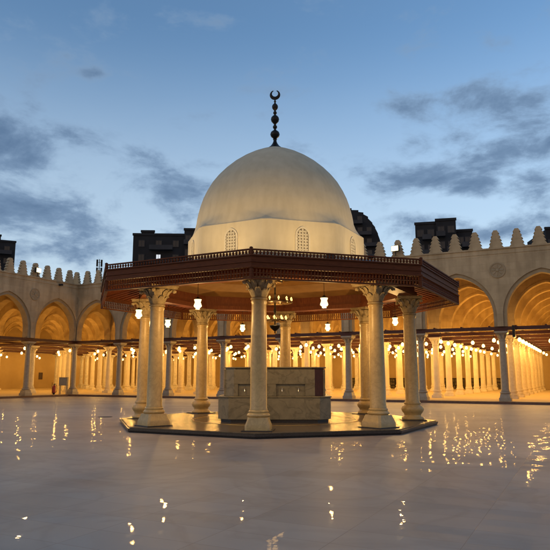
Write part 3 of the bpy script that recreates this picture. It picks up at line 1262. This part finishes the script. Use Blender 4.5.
mb = MB()
spindle_row(mb, RE + .01, 4.802, 4.915, .10, .023, 1)
oct_tube(mb, RE - .03, RE + .05, 4.915, 4.95)
for k in range(8):
    x, y, _ = ov(k, RE + .01, 0)
    mb.lathe([(.045, 4.80), (.045, 4.965), (.055, 4.975), (.03, 5.0), (.002, 5.01)], 8, Matrix.Translation((x, y, 0)))
mb.build('balustrade', M['wood'], K)
mb = MB()
spindle_row(mb, RE - .03, 4.19, 4.455, .095, .017, 2)
oct_tube(mb, RE - .05, RE - .01, 4.312, 4.332)
oct_tube(mb, RE - .07, RE + .02, 4.15, 4.19)
for k in range(8):
    x, y, _ = ov(k, RE - .03, 0)
    mb.lathe([(.04, 4.14), (.05, 4.2), (.05, 4.455)], 8, Matrix.Translation((x, y, 0)))
mb.build('lattice_fringe', M['wood'], K)

# drum with chamfered corners
RD = 3.30


def drum_ring(R, z, ch=.11):
    pts = []
    for k in range(8):
        a, p, q = Vector(ov(k, R, z)), Vector(ov(k - 1, R, z)), Vector(ov(k + 1, R, z))
        pts += [tuple(a + (p - a).normalized() * ch), tuple(a + (q - a).normalized() * ch)]
    return pts


mb = MB()
ZD = 6.62
mb.loft([drum_ring(RD, 5.38), drum_ring(RD, ZD), drum_ring(RD - .03, ZD + .034)], cap=False)
mb.loft([drum_ring(RD - .14, 5.38), drum_ring(RD, 5.38)], cap=False)
drum = mb.build('drum', M['dome'], K, smooth=0)
# inner face of the drum
mb = MB()
mb.loft([drum_ring(3.1, 5.36), drum_ring(3.1, 6.7)], cap=False)
mb.build('drum_lining', M['ochre'], drum, smooth=20)

# dome: sixteen-cornered shoulder easing into a round, slightly pointed shell
mb = MB()
base = drum_ring(RD - .028, ZD + .034)
NS = 64


def ring_pt(t, f, R, z):
    """f = 0 follows the drum outline, f = 1 a circle of radius R"""
    d = Vector((cos(t), sin(t)))
    best = None
    n = len(base)
    for i in range(n):
        a, b = Vector(base[i][:2]), Vector(base[(i + 1) % n][:2])
        e = b - a
        den = d.x * e.y - d.y * e.x
        if abs(den) < 1e-9:
            continue
        s = (a.x * e.y - a.y * e.x) / den
        w = (a.x * d.y - a.y * d.x) / den
        if s > 0 and -1e-6 <= w <= 1 + 1e-6:
            best = s if best is None else min(best, s)
    r = best * (1 - f) + R * f
    return (r * d.x, r * d.y, z)


prof = [(0.0, 3.0, ZD + .036), (.22, 2.97, ZD + .06), (.50, 2.955, ZD + .15), (.80, 2.93, ZD + .30), (1, 2.91, ZD + .50)]
for (r, z) in ((2.89, 7.28), (2.85, 7.50), (2.78, 7.78), (2.69, 8.05), (2.56, 8.34), (2.40, 8.63), (2.19, 8.91), (1.94, 9.18), (1.65, 9.44), (1.33, 9.67), (1.0, 9.865), (.68, 10.02), (.4, 10.14), (.18, 10.23), (.05, 10.28)):
    prof.append((1, r, z))
mb.loft([[ring_pt(2 * pi * (i + .5) / NS, f, R, z) for i in range(NS)] for f, R, z in prof])
dome = mb.build('dome', M['dome'], K, smooth=25)
# thin string line at the foot of the shell
mb = MB()
mb.lathe([(2.985, ZD + .40), (3.005, ZD + .42), (3.005, ZD + .45), (2.97, ZD + .47)], 64, cap=False)
# finial
mb = MB()
mb.lathe([(.36, 10.14), (.27, 10.22), (.17, 10.30), (.10, 10.40), (.065, 10.48), (.06, 10.56), (.085, 10.58), (.06, 10.61),
          (.10, 10.64), (.155, 10.69), (.182, 10.77), (.155, 10.86), (.10, 10.91), (.045, 10.95), (.045, 11.0), (.075, 11.03), (.085, 11.07), (.075, 11.11), (.045, 11.14), (.045, 11.19),
          (.09, 11.24), (.14, 11.30), (.16, 11.38), (.14, 11.46), (.09, 11.52), (.04, 11.55), (.04, 11.59), (.065, 11.61), (.07, 11.645), (.065, 11.68), (.04, 11.70), (.035, 11.74),
          (.07, 11.78), (.105, 11.83), (.118, 11.89), (.105, 11.95), (.07, 12.0), (.035, 12.03), (.03, 12.09), (.05, 12.11), (.03, 12.14), (.025, 12.22)], 24)
fin = mb.build('finial', M['dark_metal'], K, smooth=40)
mb = MB()
RO, RI, zc = .205, .155, 12.38
outer, inner = [], []
for i in range(33):
    t = radians(90 + 24) + radians(360 - 48) * i / 32
    outer.append((RO * cos(t), RO * sin(t)))
zoff = .055
for i in range(33):
    t = radians(90 + 24) + radians(360 - 48) * i / 32
    inner.append((.118 * cos(t), zoff + .118 * sin(t)))
rings = []
for (xo, zo), (xi, zi) in zip(outer, inner):
    mxp, mzp = (xo + xi) / 2, (zo + zi) / 2
    w = sqrt((xo - xi) ** 2 + (zo - zi) ** 2) / 2 + .002
    rings.append([(xo, 0, zc + zo), (mxp, -min(.03, w * .7), zc + mzp), (xi, 0, zc + zi), (mxp, min(.03, w * .7), zc + mzp)])
mb.loft(rings)
mb.build('crescent', M['dark_metal'], fin, smooth=50)

# lattice windows of the drum
for k in range(8):
    a, b = Vector(ov(k, RD, 0)), Vector(ov(k + 1, RD, 0))
    mid = (a + b) / 2
    out = mid.normalized()
    rz = math.atan2(out.y, out.x) + pi / 2           # local -y points outwards
    Mw = Matrix.Translation((mid.x, mid.y, 0)) @ Matrix.Rotation(rz, 4, 'Z')
    hw_, z0, zs, za = .20, 5.62, 6.12, 6.38
    A = arch_pts(hw_, zs, za, 8)
    Ao = arch_pts(hw_ + .055, zs, za + .06, 8)
    fr = MB()
    loop_i = [(-hw_, z0)] + A + [(hw_, z0)]
    loop_o = [(-hw_ - .055, z0 - .04)] + Ao + [(hw_ + .055, z0 - .04)]
    n = len(loop_i)
    vs = [Mw @ Vector((x, -.03, z)) for x, z in loop_i] + [Mw @ Vector((x, -.03, z)) for x, z in loop_o] + [Mw @ Vector((x, .0, z)) for x, z in loop_i] + [Mw @ Vector((x, 0, z)) for x, z in loop_o]
    fs = []
    for i in range(n):
        j = (i + 1) % n
        fs += [(i, j, n + j, n + i), (n + i, n + j, 3 * n + j, 3 * n + i), (2 * n + i, 2 * n + j, j, i)]
    fr.add(vs, fs)
    wn = fr.build('window', M['grille'], drum, smooth=40)
    pb = MB()
    pb.add([Mw @ Vector((x, -.004, z)) for x, z in loop_i], [tuple(range(n))])
    # pierced grille: crossing slanted bars and small rings, in front of a dark pane
    gb = MB()

    def inside(x, z):
        if z < z0 or abs(x) > hw_:
            return False
        if z <= zs:
            return True
        lim = [abs(px) for px, pz in A if pz >= z]
        return bool(lim) and abs(x) <= max(lim)

    def bar(x0_, z0_, x1_, z1_, w=.012):
        # clip by sampling
        m = 24
        run = []
        for i in range(m + 1):
            x, z = x0_ + (x1_ - x0_) * i / m, z0_ + (z1_ - z0_) * i / m
            if inside(x, z):
                run.append((x, z))
            else:
                if len(run) > 1:
                    seg(run[0], run[-1], w)
                run = []
        if len(run) > 1:
            seg(run[0], run[-1], w)

    def seg(p, q, w):
        d = Vector((q[0] - p[0], q[1] - p[1])).normalized()
        nx, nz = -d.y * w, d.x * w
        vs = []
        for y in (-.022, -.008):
            vs += [Mw @ Vector((p[0] + nx, y, p[1] + nz)), Mw @ Vector((q[0] + nx, y, q[1] + nz)), Mw @ Vector((q[0] - nx, y, q[1] - nz)), Mw @ Vector((p[0] - nx, y, p[1] - nz))]
        gb.add(vs, [(0, 1, 2, 3), (7, 6, 5, 4), (0, 4, 5, 1), (1, 5, 6, 2), (2, 6, 7, 3), (3, 7, 4, 0)])
    s = .10
    for i in range(-9, 12):
        bar(-hw_, z0 + i * s, hw_, z0 + i * s + 2 * hw_ * 1.0)
        bar(-hw_, z0 + i * s, hw_, z0 + i * s - 2 * hw_ * 1.0)
    for i in range(-1, 2):
        bar(i * s, z0, i * s, za, .009)
    for gx in (-.1, 0, .1):
        for gz in range(8):
            z = z0 + .05 + gz * s
            if inside(gx, z):
                gb.lathe([(.034, -.025), (.034, -.006), (.018, -.006), (.018, -.025), (.034, -.025)], 10, Mw @ Matrix.Translation((gx, 0, z)) @ Matrix.Rotation(-pi / 2, 4, 'X') @ Matrix.Translation((0, 0, 0)) @ Matrix.Scale(1, 4), cap=False)
    gb.build('grille', M['grille'], wn, smooth=0)
    pb.build('pane', M['dusty_pane'], wn, smooth=0)

# floodlights lying on the pavilion roof, aimed at the dome
ROOFNAME = ['front', 'front right', 'right', 'back right', 'back', 'back left', 'left', 'front left']


def local_to_world(p):
    return K.matrix_basis @ Vector(p)


Kmat = Matrix.Translation((KX, KY, 0)) @ Matrix.Rotation(KA, 4, 'Z')
UPL = 350
for k in range(8):
    t0 = (k + .5) * pi / 4
    r0 = 5.35
    p = Kmat @ Vector((r0 * sin(t0), -r0 * cos(t0), 4.955))
    rz = KA + t0
    t = thing('roof_floodlight', 'small warm floodlight lying on the %s side of the pavilion roof' % ROOFNAME[k], 'floodlight', p, rz, 'floodlights on the pavilion roof')
    mb = MB()
    mb.box(-.12, .12, -.05, .05, -.02, .10)
    mb.build('housing', M['black_steel'], t)
    mb = MB()
    mb.box(-.10, .10, .052, .056, 0.0, .085)
    mb.build('lens', M['kiosk_bulb'], t)
    ld = bpy.data.lights.get('roof_uplight') or bpy.data.lights.new('roof_uplight', 'SPOT')
    ld.energy = UPL
    ld.color = (1.0, 0.69, 0.31)
    ld.spot_size = radians(125)
    ld.spot_blend = 0.9
    ld.shadow_soft_size = .12
    lo = bpy.data.objects.new('roof_uplight', ld)
    COL.objects.link(lo)
    lo.parent = t
    lo.location = (0, .08, .06)
    lo.rotation_euler = Vector((0, 1, 1.25)).to_track_quat('-Z', 'Y').to_euler()

# lanterns round the pavilion
lant = None
names = {0: 'front right', 2: 'right', 3: 'back right', 4: 'back left', 5: 'left back', 6: 'left', 7: 'front left'}
for k in (0, 2, 3, 4, 5, 6, 7):
    t0 = (k + .5) * pi / 4
    r0 = 4.86
    p = Kmat @ Vector((r0 * sin(t0), -r0 * cos(t0), 4.62))
    if lant is None:
        lant = thing('hanging_lantern', '', 'lantern', p, 0, 'lanterns under the pavilion eaves')
        mb = MB()
        mb.lathe([(.008, -.72), (.008, -.17), (.03, -.16), (.03, -.13), (.008, -.12), (.008, .27)], 8)
        mb.lathe([(.085, -.735), (.10, -.72), (.08, -.70), (.03, -.67), (.012, -.66)], 16)
        mb.build('rod', M['dark_metal'], lant)
        mb = MB()
        mb.lathe([(.05, -1.03), (.075, -1.025), (.075, -1.015), (.055, -1.0), (.11, -.965), (.135, -.93), (.115, -.87), (.095, -.82), (.115, -.77), (.125, -.74), (.06, -.735)], 20)
        mb.build('glass_shade', M['kiosk_bulb'], lant)
        point_light('lantern_light', (0, 0, -1.18), 95, (1, .58, .19), .05, lant)
        o = lant
    else:
        o = copy_tree(lant)
        o.location = p
    o.scale = (.88, .88, 1.0)
    o['label'] = 'white glass lantern hanging from the %s side of the pavilion' % names[k]

# chandelier
ch = thing('chandelier', 'tiered ring chandelier of small candle bulbs in the middle of the pavilion', 'chandelier', (KX, KY, 5.4))
zo = -5.4
mb = MB()
mb.lathe([(.02, 3.6 + zo), (.02, 10.0 + zo)], 8)
mb.lathe([(.002, 3.17 + zo), (.03, 3.2 + zo), (.02, 3.25 + zo), (.08, 3.30 + zo), (.16, 3.37 + zo), (.20, 3.45 + zo), (.18, 3.47 + zo), (.03, 3.5 + zo), (.03, 3.9 + zo), (.06, 4.0 + zo), (.03, 4.1 + zo), (.03, 4.9 + zo)], 20)
mb.build('stem', M['dark_metal'], ch)
for z, r, nbulb in ((5.0, .26, 6), (4.25, .62, 12), (3.58, .42, 10)):
    mb = MB()
    mb.lathe([(r - .02, z + .03 + zo), (r + .02, z + .03 + zo), (r + .025, z + .085 + zo), (r - .015, z + .085 + zo), (r - .02, z + .03 + zo)], 40, cap=False)
    for q in range(6):
        t = q * pi / 3
        mb.tube([(.02 * cos(t), .02 * sin(t), z + .05 + zo), (r * cos(t), r * sin(t), z + .05 + zo)], .014, 6)
    ring = mb.build('ring', M['old_brass'], ch)
    for q in range(nbulb):
        t = 2 * pi * (q + .4) / nbulb
        mb = MB()
        mb.lathe([(.018, z + .09 + zo), (.018, z + .13 + zo), (.034, z + .15 + zo), (.037, z + .175 + zo), (.018, z + .22 + zo), (.002, z + .235 + zo)], 10, Matrix.Translation((r * cos(t), r * sin(t), 0)))
        mb.build('candle_bulb', M['flame'], ring)
    point_light('chandelier_light', (0, 0, z + .38 + zo), 38, (1, .58, .2), .2, ch)

# ------------------------------------------------------------------ ablution fountain
F = thing('ablution_fountain', 'square veined marble ablution fountain with taps under the dome', 'fountain', (0.02, KY, ZF), radians(-1.5))


def chamf(h, c):
    return [(-h + c, -h), (h - c, -h), (h, -h + c), (h, h - c), (h - c, h), (-h + c, h), (-h, h - c), (-h, -h + c)]


mb = MB()
mb.prism(chamf(1.78, .36), .002, .10)
mb.build('kick', M['granite'], F, smooth=0)
mb = MB()
mb.prism(chamf(1.87, .38), .102, .80)
mb.prism(chamf(1.90, .385), .802, .845)
mb.build('lower_tier', M['basin_marble'], F, smooth=0, bevel=.012)
mb = MB()
mb.prism(chamf(1.60, .36), .847, 1.76)
# facing slabs leaving the tap niches open
for q in range(4):
    R4 = Matrix.Rotation(q * pi / 2, 4, 'Z')
    H = 1.70
    for x0, x1, z0, z1 in ((-1.34, 1.34, 1.24, 1.72), (-1.34, -1.20, .85, 1.237), (-.22, .06, .85, 1.237), (1.02, 1.34, .85, 1.237)):
        mb.box(x0, x1, -H, -1.602, z0, z1, R4)
mb.prism(chamf(1.73, .38), 1.762, 1.80)
mb.build('upper_tier', M['basin_marble'], F, smooth=0, bevel=.008)
for q in range(4):
    R4 = Matrix.Rotation(q * pi / 2 + pi / 4, 4, 'Z')
    mb = MB()
    mb.box(-.25, .25, -2.10, -2.004, .85, 1.758, R4)
    mb.build('corner_slab', M['red_marble'] if q == 0 else M['basin_marble'], F, smooth=0)
    R4 = Matrix.Rotation(q * pi / 2, 4, 'Z')
    for x in (-.98, -.45, .26, .80):
        mb = MB()
        mb.tube([R4 @ Vector(p) for p in ((x, -1.60, 1.06), (x, -1.68, 1.06), (x, -1.73, 1.045), (x, -1.745, 1.0))], [.02, .02, .018, .014], 8)
        mb.tube([R4 @ Vector(p) for p in ((x, -1.67, 1.06), (x, -1.67, 1.11))], .012, 6)
        mb.tube([R4 @ Vector(p) for p in ((x - .035, -1.67, 1.112), (x + .035, -1.67, 1.112))], .012, 6)
        mb.build('tap', M['chrome'], F)

# ------------------------------------------------------------------ small things in and on the halls
# electric box on legs beside the corner column
pb = W(-.15, -.95)
t = thing('electric_cabinet', 'grey steel cabinet on thin legs beside the corner column', 'cabinet', (pb.x, pb.y, ZF), -TH + .45)
mb = MB()
mb.box(-.34, .36, -.18, .18, .75, 1.42)
mb.box(-.37, .39, -.21, .21, 1.421, 1.45)
mb.build('body', M['grey_paint'], t, smooth=0, bevel=.01)
mb = MB()
mb.box(-.30, .32, -.20, -.183, .80, 1.37)
mb.box(.24, .27, -.222, -.201, 1.05, 1.16)
mb.build('door', M['grey_paint'], t, smooth=0)
for x, y in ((-.28, -.13), (.30, -.13), (-.28, .13), (.30, .13)):
    mb = MB()
    mb.box(x - .025, x + .025, y - .025, y + .025, .002, .748)
    mb.build('leg', M['grey_paint'], t, smooth=0)


def extinguisher(p, z, rz, label):
    t = thing('fire_extinguisher', label, 'extinguisher', (p.x, p.y, z), rz, 'fire extinguishers')
    mb = MB()
    mb.lathe([(.13, .12), (.15, .14), (.15, .62), (.13, .70), (.07, .76), (.045, .78)], 18)
    mb.build('cylinder', M['red_paint'], t)
    mb = MB()
    mb.lathe([(.045, .78), (.05, .80), (.05, .86), (.03, .88)], 12)
    mb.box(-.03, .17, -.02, .02, .88, .91)
    mb.build('valve', M['black_steel'], t)
    mb = MB()
    mb.tube([(.05, 0, .84), (.18, 0, .80), (.23, 0, .6), (.22, 0, .3), (.18, 0, .18)], [.018, .018, .018, .018, .03], 8)
    mb.build('hose', M['black_steel'], t)
    mb = MB()
    for s in (-1, 1):
        mb.lathe([(.09, -.02), (.09, .02)], 16, Matrix.Translation((0, s * .17, .092)) @ Matrix.Rotation(pi / 2, 4, 'X'))
    mb.tube([(0, -.18, .092), (0, .18, .092)], .012, 6)
    mb.tube([(-.14, -.1, .1), (-.17, -.1, 1.02), (-.17, .1, 1.02), (-.14, .1, .1)], .014, 6)
    mb.build('trolley', M['dark_metal'], t)
    return t


pe = W(-.3, -1.85)
extinguisher(pe, ZF, .4, 'red fire extinguisher on wheels left of the grey cabinet')
pe = W(36.9, 35.5)
extinguisher(pe, ZF, 1.2, 'red fire extinguisher deep in the hall near the right edge')

# low bookcases along the far wall and one tall dark press


def shelf(p, w, h, d, label, rows):
    t = thing('bookcase', label, 'bookcase', (p.x, p.y, ZF), -TH, 'bookcases along the far wall')
    mb = MB()
    mb.box(-w / 2, w / 2, d / 2 - .03, d / 2, .002, h)
    mb.box(-w / 2, -w / 2 + .04, -d / 2, d / 2 - .032, .002, h)
    mb.box(w / 2 - .04, w / 2, -d / 2, d / 2 - .032, .002, h)
    for i in range(rows + 1):
        z = .03 + (h - .06) * i / rows
        mb.box(-w / 2 + .042, w / 2 - .042, -d / 2, d / 2 - .032, z - .015, z + .015)
    mb.build('frame', M['dark_wood'], t, smooth=0)
    mb = MB()
    rnd = random.Random(int(w * 100 + h * 10 + p.x))
    for i in range(rows):
        z = .046 + (h - .06) * i / rows
        x = -w / 2 + .06
        while x < w / 2 - .12:
            bw = rnd.uniform(.03, .07)
            hh = ((h - .06) / rows - .04) * rnd.uniform(.65, .95)
            if rnd.random() > .12:
                mb.box(x, x + bw - .003, -d / 2 + .03, d / 2 - .06, z, z + hh)
            x += bw
    o = mb.build('books', M['books'], t, smooth=0)
    o['kind'] = 'stuff'
    return t


for i, (uu, w) in enumerate(((16.6, 2.2), (18.6, 1.6), (25.2, 2.6), (28.0, 1.5), (31.0, 2.4), (12.2, 2.0))):
    shelf(W(uu, DV - .3), w, 1.35, .4, 'low dark bookcase against the far hall wall, %s from the left' % ORD[[1, 2, 3, 4, 5, 0][i]], 3)
shelf(W(22.9, DV - .32), 1.0, 4.1, .5, 'tall dark bookcase against the far wall right of the pavilion', 8)


# noticeboards on the hall walls
def board(u_, v_, rz, label):
    p = W(u_, v_, 1.75)
    t = thing('notice_board', label, 'notice board', p, rz, 'boards on the hall walls')
    mb = MB()
    mb.box(-.30, .30, -.03, -.004, -.45, .45)
    mb.build('panel', M['dark_wood'], t, smooth=0)
    mb = MB()
    for a in (-.45, .42):
        mb.box(-.33, .33, -.045, -.004, a, a + .05)
    for a in (-.33, .28):
        mb.box(a, a + .05, -.045, -.004, -.398, .418)
    mb.build('frame', M['beam'], t, smooth=0)


board(-B * 5, 11.5, -TH - pi / 2 + pi, 'small dark board on the left hall wall seen through the second arch')
board(-B * 5, 20.0, -TH - pi / 2 + pi, 'dark board low on the left corner hall wall behind the row of columns')


# parapet floodlights
def flood(u_, v_, aim, rz, label, power):
    p = W(u_, v_, ZC)
    t = thing('parapet_floodlight', label, 'floodlight', p, rz, 'lit floodlights on the battlements')
    mb = MB()
    mb.tube([(0, 0, .002), (0, 0, .34)], .03, 8)
    mb.box(-.16, .16, -.03, .03, .001, .02)
    mb.build('bracket', M['dark_metal'], t)
    mb = MB()
    mb.box(-.28, .28, -.10, .08, .30, .70)
    mb.build('housing', M['dark_metal'], t, smooth=0)
    mb = MB()
    mb.box(-.25, .25, -.116, -.102, .33, .67)
    mb.build('lens', M['flood'], t, smooth=0)
    ld = bpy.data.lights.new('parapet_spot', 'SPOT')
    ld.energy = power
    ld.color = (1.0, 0.68, 0.32)
    ld.spot_size = radians(120)
    ld.spot_blend = .6
    ld.shadow_soft_size = .18
    lo = bpy.data.objects.new('parapet_spot', ld)
    COL.objects.link(lo)
    lo.location = (p.x, p.y, p.z + .5)
    d = Vector(aim) - lo.location
    d.normalize()
    lo.location += Vector((d.x, d.y, 0)) * .3
    lo.rotation_euler = d.to_track_quat('-Z', 'Y').to_euler()


flood(29.26, -.62, (0, 14, 0), -TH - .25, 'lit floodlight between two battlements just above the pavilion eave at right', 1300)
flood(.62, -5.2, (0, 22, 0), -TH + pi / 2 + .1, 'lit floodlight on the left parapet above the round medallion', 650)

# antenna above the parapet
p = W(1.55, .9, Z_TOP + .25)
t = thing('antenna', 'dark aerial mast with panel antennas above the left end battlements', 'antenna', p, .3)
mb = MB()
mb.tube([(0, 0, 0), (0, 0, 2.6)], .035, 8)
mb.tube([(-.2, 0, 1.75), (.2, 0, 1.75)], .02, 6)
mb.tube([(-.2, 0, 2.3), (.2, 0, 2.3)], .02, 6)
mb.build('mast', M['dark_metal'], t)
for x in (-.19, .19):
    for z0, z1 in ((1.45, 1.82), (1.92, 2.55)):
        mb = MB()
        mb.box(x - .08, x + .08, -.1, .02, z0, z1)
        mb.build('panel', M['dark_metal'], t, smooth=0)

# column loudspeaker hung under the front tie beam at the right
p = W(36.45, -.42, 0)
t = thing('column_loudspeaker', 'narrow black column loudspeaker hanging beside the right hand arcade column', 'loudspeaker', (p.x, p.y, 4.0), -TH)
mb = MB()
mb.box(-.08, .08, -.08, .08, .05, .78)
mb.build('cabinet', M['black_steel'], t, smooth=0, bevel=.01)
mb = MB()
mb.box(-.065, .065, -.095, -.082, .09, .74)
mb.build('grille', M['dark_metal'], t, smooth=0)
mb = MB()
mb.box(-.03, .03, .082, .26, .62, .66)
mb.build('bracket', M['dark_metal'], t, smooth=0)
# iron ring chandelier under the last arch on the right
p = W(39.3, 1.2, 0)
t = thing('ring_chandelier', 'unlit dark iron ring chandelier hanging in the rightmost arch', 'chandelier', (p.x, p.y, 4.95), 0)
mb = MB()
mb.lathe([(.72, .0), (.78, .0), (.78, .07), (.72, .07), (.72, .0)], 36, cap=False)
mb.build('ring', M['dark_metal'], t)
for q in range(4):
    a = q * pi / 2 + .4
    mb = MB()
    mb.tube([(.75 * cos(a), .75 * sin(a), .05), (.02 * cos(a), .02 * sin(a), 1.5)], .012, 6)
    mb.build('chain', M['dark_metal'], t)
mb = MB()
mb.tube([(0, 0, 1.48), (0, 0, Z_TOP - 4.95)], .014, 6)
mb.build('rod', M['dark_metal'], t)
# camera under the left cornice
p = W(.40, -2.55, 9.45)
t = thing('security_camera', 'tiny dark security camera under the cornice near the corner', 'camera', p, -TH + pi / 2)
mb = MB()
mb.box(-.09, .09, -.30, .05, -.12, .05)
mb.build('body', M['black_steel'], t, smooth=0, bevel=.01)
mb = MB()
mb.tube([(0, -.3, -.04), (0, -.36, -.05)], .05, 10)
mb.build('lens', M['dark_glass'], t)

# drain cover in the floor
p = (-6.98, 25.94, 0)
t = MB()
t.lathe([(.30, .002), (.30, .012), (.26, .014), (.25, .010), (.02, .010)], 24)
o = t.build('drain_cover', M['black_steel'])
o.location = p
tag(o, 'small dark round drain cover in the marble left of the pavilion', 'drain cover')


# ------------------------------------------------------------------ buildings beyond the walls
def tower(name, label, loc, rz, blocks, storeys=3.1, wmat='concrete', lit=()):
    """blocks: (x0, x1, y0, y1, z_top) walls; each front gets storeys of windows and balconies"""
    t = thing(name, label, 'building', loc, rz)
    rnd = random.Random(sum(map(ord, label)))
    cnt = 0
    for bi, (x0, x1, y0, y1, zt) in enumerate(blocks):
        mb = MB()
        mb.box(x0, x1, y0, y1, 0, zt)
        mb.box(x0 - .15, x1 + .15, y0 - .15, y0 + .25, zt + .002, zt + .5)
        mb.build('wall', M[wmat], t, smooth=0)
        # windows on the face towards the courtyard
        for face in ('front', 'side'):
            if face == 'side':
                continue
            n = max(2, int((x1 - x0) / 3.2))
            for fl in range(1, 5):
                z1 = zt - 1.0 - (fl - 1) * storeys
                z0 = z1 - 1.5
                if z0 < 3:
                    break
                for i in range(n):
                    if cnt > 90:
                        break
                    xm = x0 + (x1 - x0) * (i + .5) / n
                    w = 0.9 if (bi, fl, i) in lit else 1.2
                    fb = MB()
                    for a, b2, c, d in ((xm - w / 2 - .08, xm - w / 2, z0, z1), (xm + w / 2, xm + w / 2 + .08, z0, z1), (xm - w / 2, xm + w / 2, z1 - .08, z1), (xm - w / 2, xm + w / 2, z0, z0 + .08), (xm - .03, xm + .03, z0 + .08, z1 - .08)):
                        fb.box(a, b2, y0 - .10, y0 - .002, c, d)
                    wn = fb.build('window', M['concrete_pale'], t, smooth=0)
                    pbx = MB()
                    pbx.box(xm - w / 2, xm + w / 2, y0 - .03, y0 - .004, z0 + .08, z1 - .08)
                    pbx.build('pane', M['white_window'] if (bi, fl, i) in lit else M['dark_glass'], wn, smooth=0)
                    cnt += 1
                # balcony slab with parapet on alternate bays
                if rnd.random() < .75:
                    bb = MB()
                    a = x0 + (x1 - x0) * rnd.choice((0, .33, .5))
                    e = min(x1, a + (x1 - x0) * .45)
                    bb.box(a, e, y0 - 1.2, y0 - .12, z0 - .75, z0 - .6)
                    bb.box(a, e, y0 - 1.2, y0 - 1.08, z0 - .598, z0 + .25)
                    bb.build('balcony', M['concrete_pale'], t, smooth=0)
    return t


def round_tower():
    t = thing('apartment_tower', 'dark tower block with sloping shoulder just right of the dome', 'building', (19.4, 160, 0), -.14)
    prof = [(-3, 45.7), (-.4, 45.75), (-.4, 46.2), (1.1, 46.2), (1.1, 45.7), (2.9, 45.6), (2.9, 45.1), (4.2, 44.9), (4.2, 44.4), (5.4, 43.7), (5.4, 43.2), (6.5, 42.0), (6.5, 41.7), (7.2, 40.8), (7.2, 40.5), (7.9, 39.0), (7.9, 38.7), (8.4, 37.2), (8.4, 36.6), (8.9, 35.0), (8.9, 0), (-3, 0)]
    mb = MB()
    n = len(prof)
    mb.add([(x, 0, z) for x, z in prof] + [(x, 15, z) for x, z in prof], [tuple(range(n)), tuple(range(2 * n - 1, n - 1, -1))] + [(i, n + i, n + (i + 1) % n, (i + 1) % n) for i in range(n)])
    mb.build('wall', M['concrete'], t, smooth=0)
    mb = MB()
    mb.box(-1.5, 1.0, 4, 9, 45.6, 46.9)
    mb.build('tank_room', M['concrete'], t, smooth=0)
    for fl in range(5):
        z1 = 44.0 - 3.1 * fl
        for i, xm in enumerate((-1.6, .8, 3.2, 5.6)):
            lim = [x for x, z in prof[5:20] if z > z1 + .4]
            if not lim or xm + .8 > max(lim):
                continue
            fb = MB()
            for a, b2, c, d in ((xm - .68, xm - .6, z1 - 1.5, z1), (xm + .6, xm + .68, z1 - 1.5, z1), (xm - .6, xm + .6, z1 - .08, z1), (xm - .6, xm + .6, z1 - 1.5, z1 - 1.42)):
                fb.box(a, b2, -.10, -.002, c, d)
            w = fb.build('window', M['concrete_pale'], t, smooth=0)
            pb = MB()
            pb.box(xm - .6, xm + .6, -.03, -.004, z1 - 1.42, z1 - .08)
            pb.build('pane', M['dark_glass'], w, smooth=0)
        lim = [x for x, z in prof[5:20] if z > z1 + .6]
        if lim:
            e = max(lim) - .3
            bb = MB()
            bb.box(-2.6, e, -1.1, -.12, z1 - 2.3, z1 - 2.15)
            bb.box(-2.6, e, -1.1, -1.0, z1 - 2.148, z1 - 1.35)
            bb.build('balcony', M['concrete_pale'], t, smooth=0)


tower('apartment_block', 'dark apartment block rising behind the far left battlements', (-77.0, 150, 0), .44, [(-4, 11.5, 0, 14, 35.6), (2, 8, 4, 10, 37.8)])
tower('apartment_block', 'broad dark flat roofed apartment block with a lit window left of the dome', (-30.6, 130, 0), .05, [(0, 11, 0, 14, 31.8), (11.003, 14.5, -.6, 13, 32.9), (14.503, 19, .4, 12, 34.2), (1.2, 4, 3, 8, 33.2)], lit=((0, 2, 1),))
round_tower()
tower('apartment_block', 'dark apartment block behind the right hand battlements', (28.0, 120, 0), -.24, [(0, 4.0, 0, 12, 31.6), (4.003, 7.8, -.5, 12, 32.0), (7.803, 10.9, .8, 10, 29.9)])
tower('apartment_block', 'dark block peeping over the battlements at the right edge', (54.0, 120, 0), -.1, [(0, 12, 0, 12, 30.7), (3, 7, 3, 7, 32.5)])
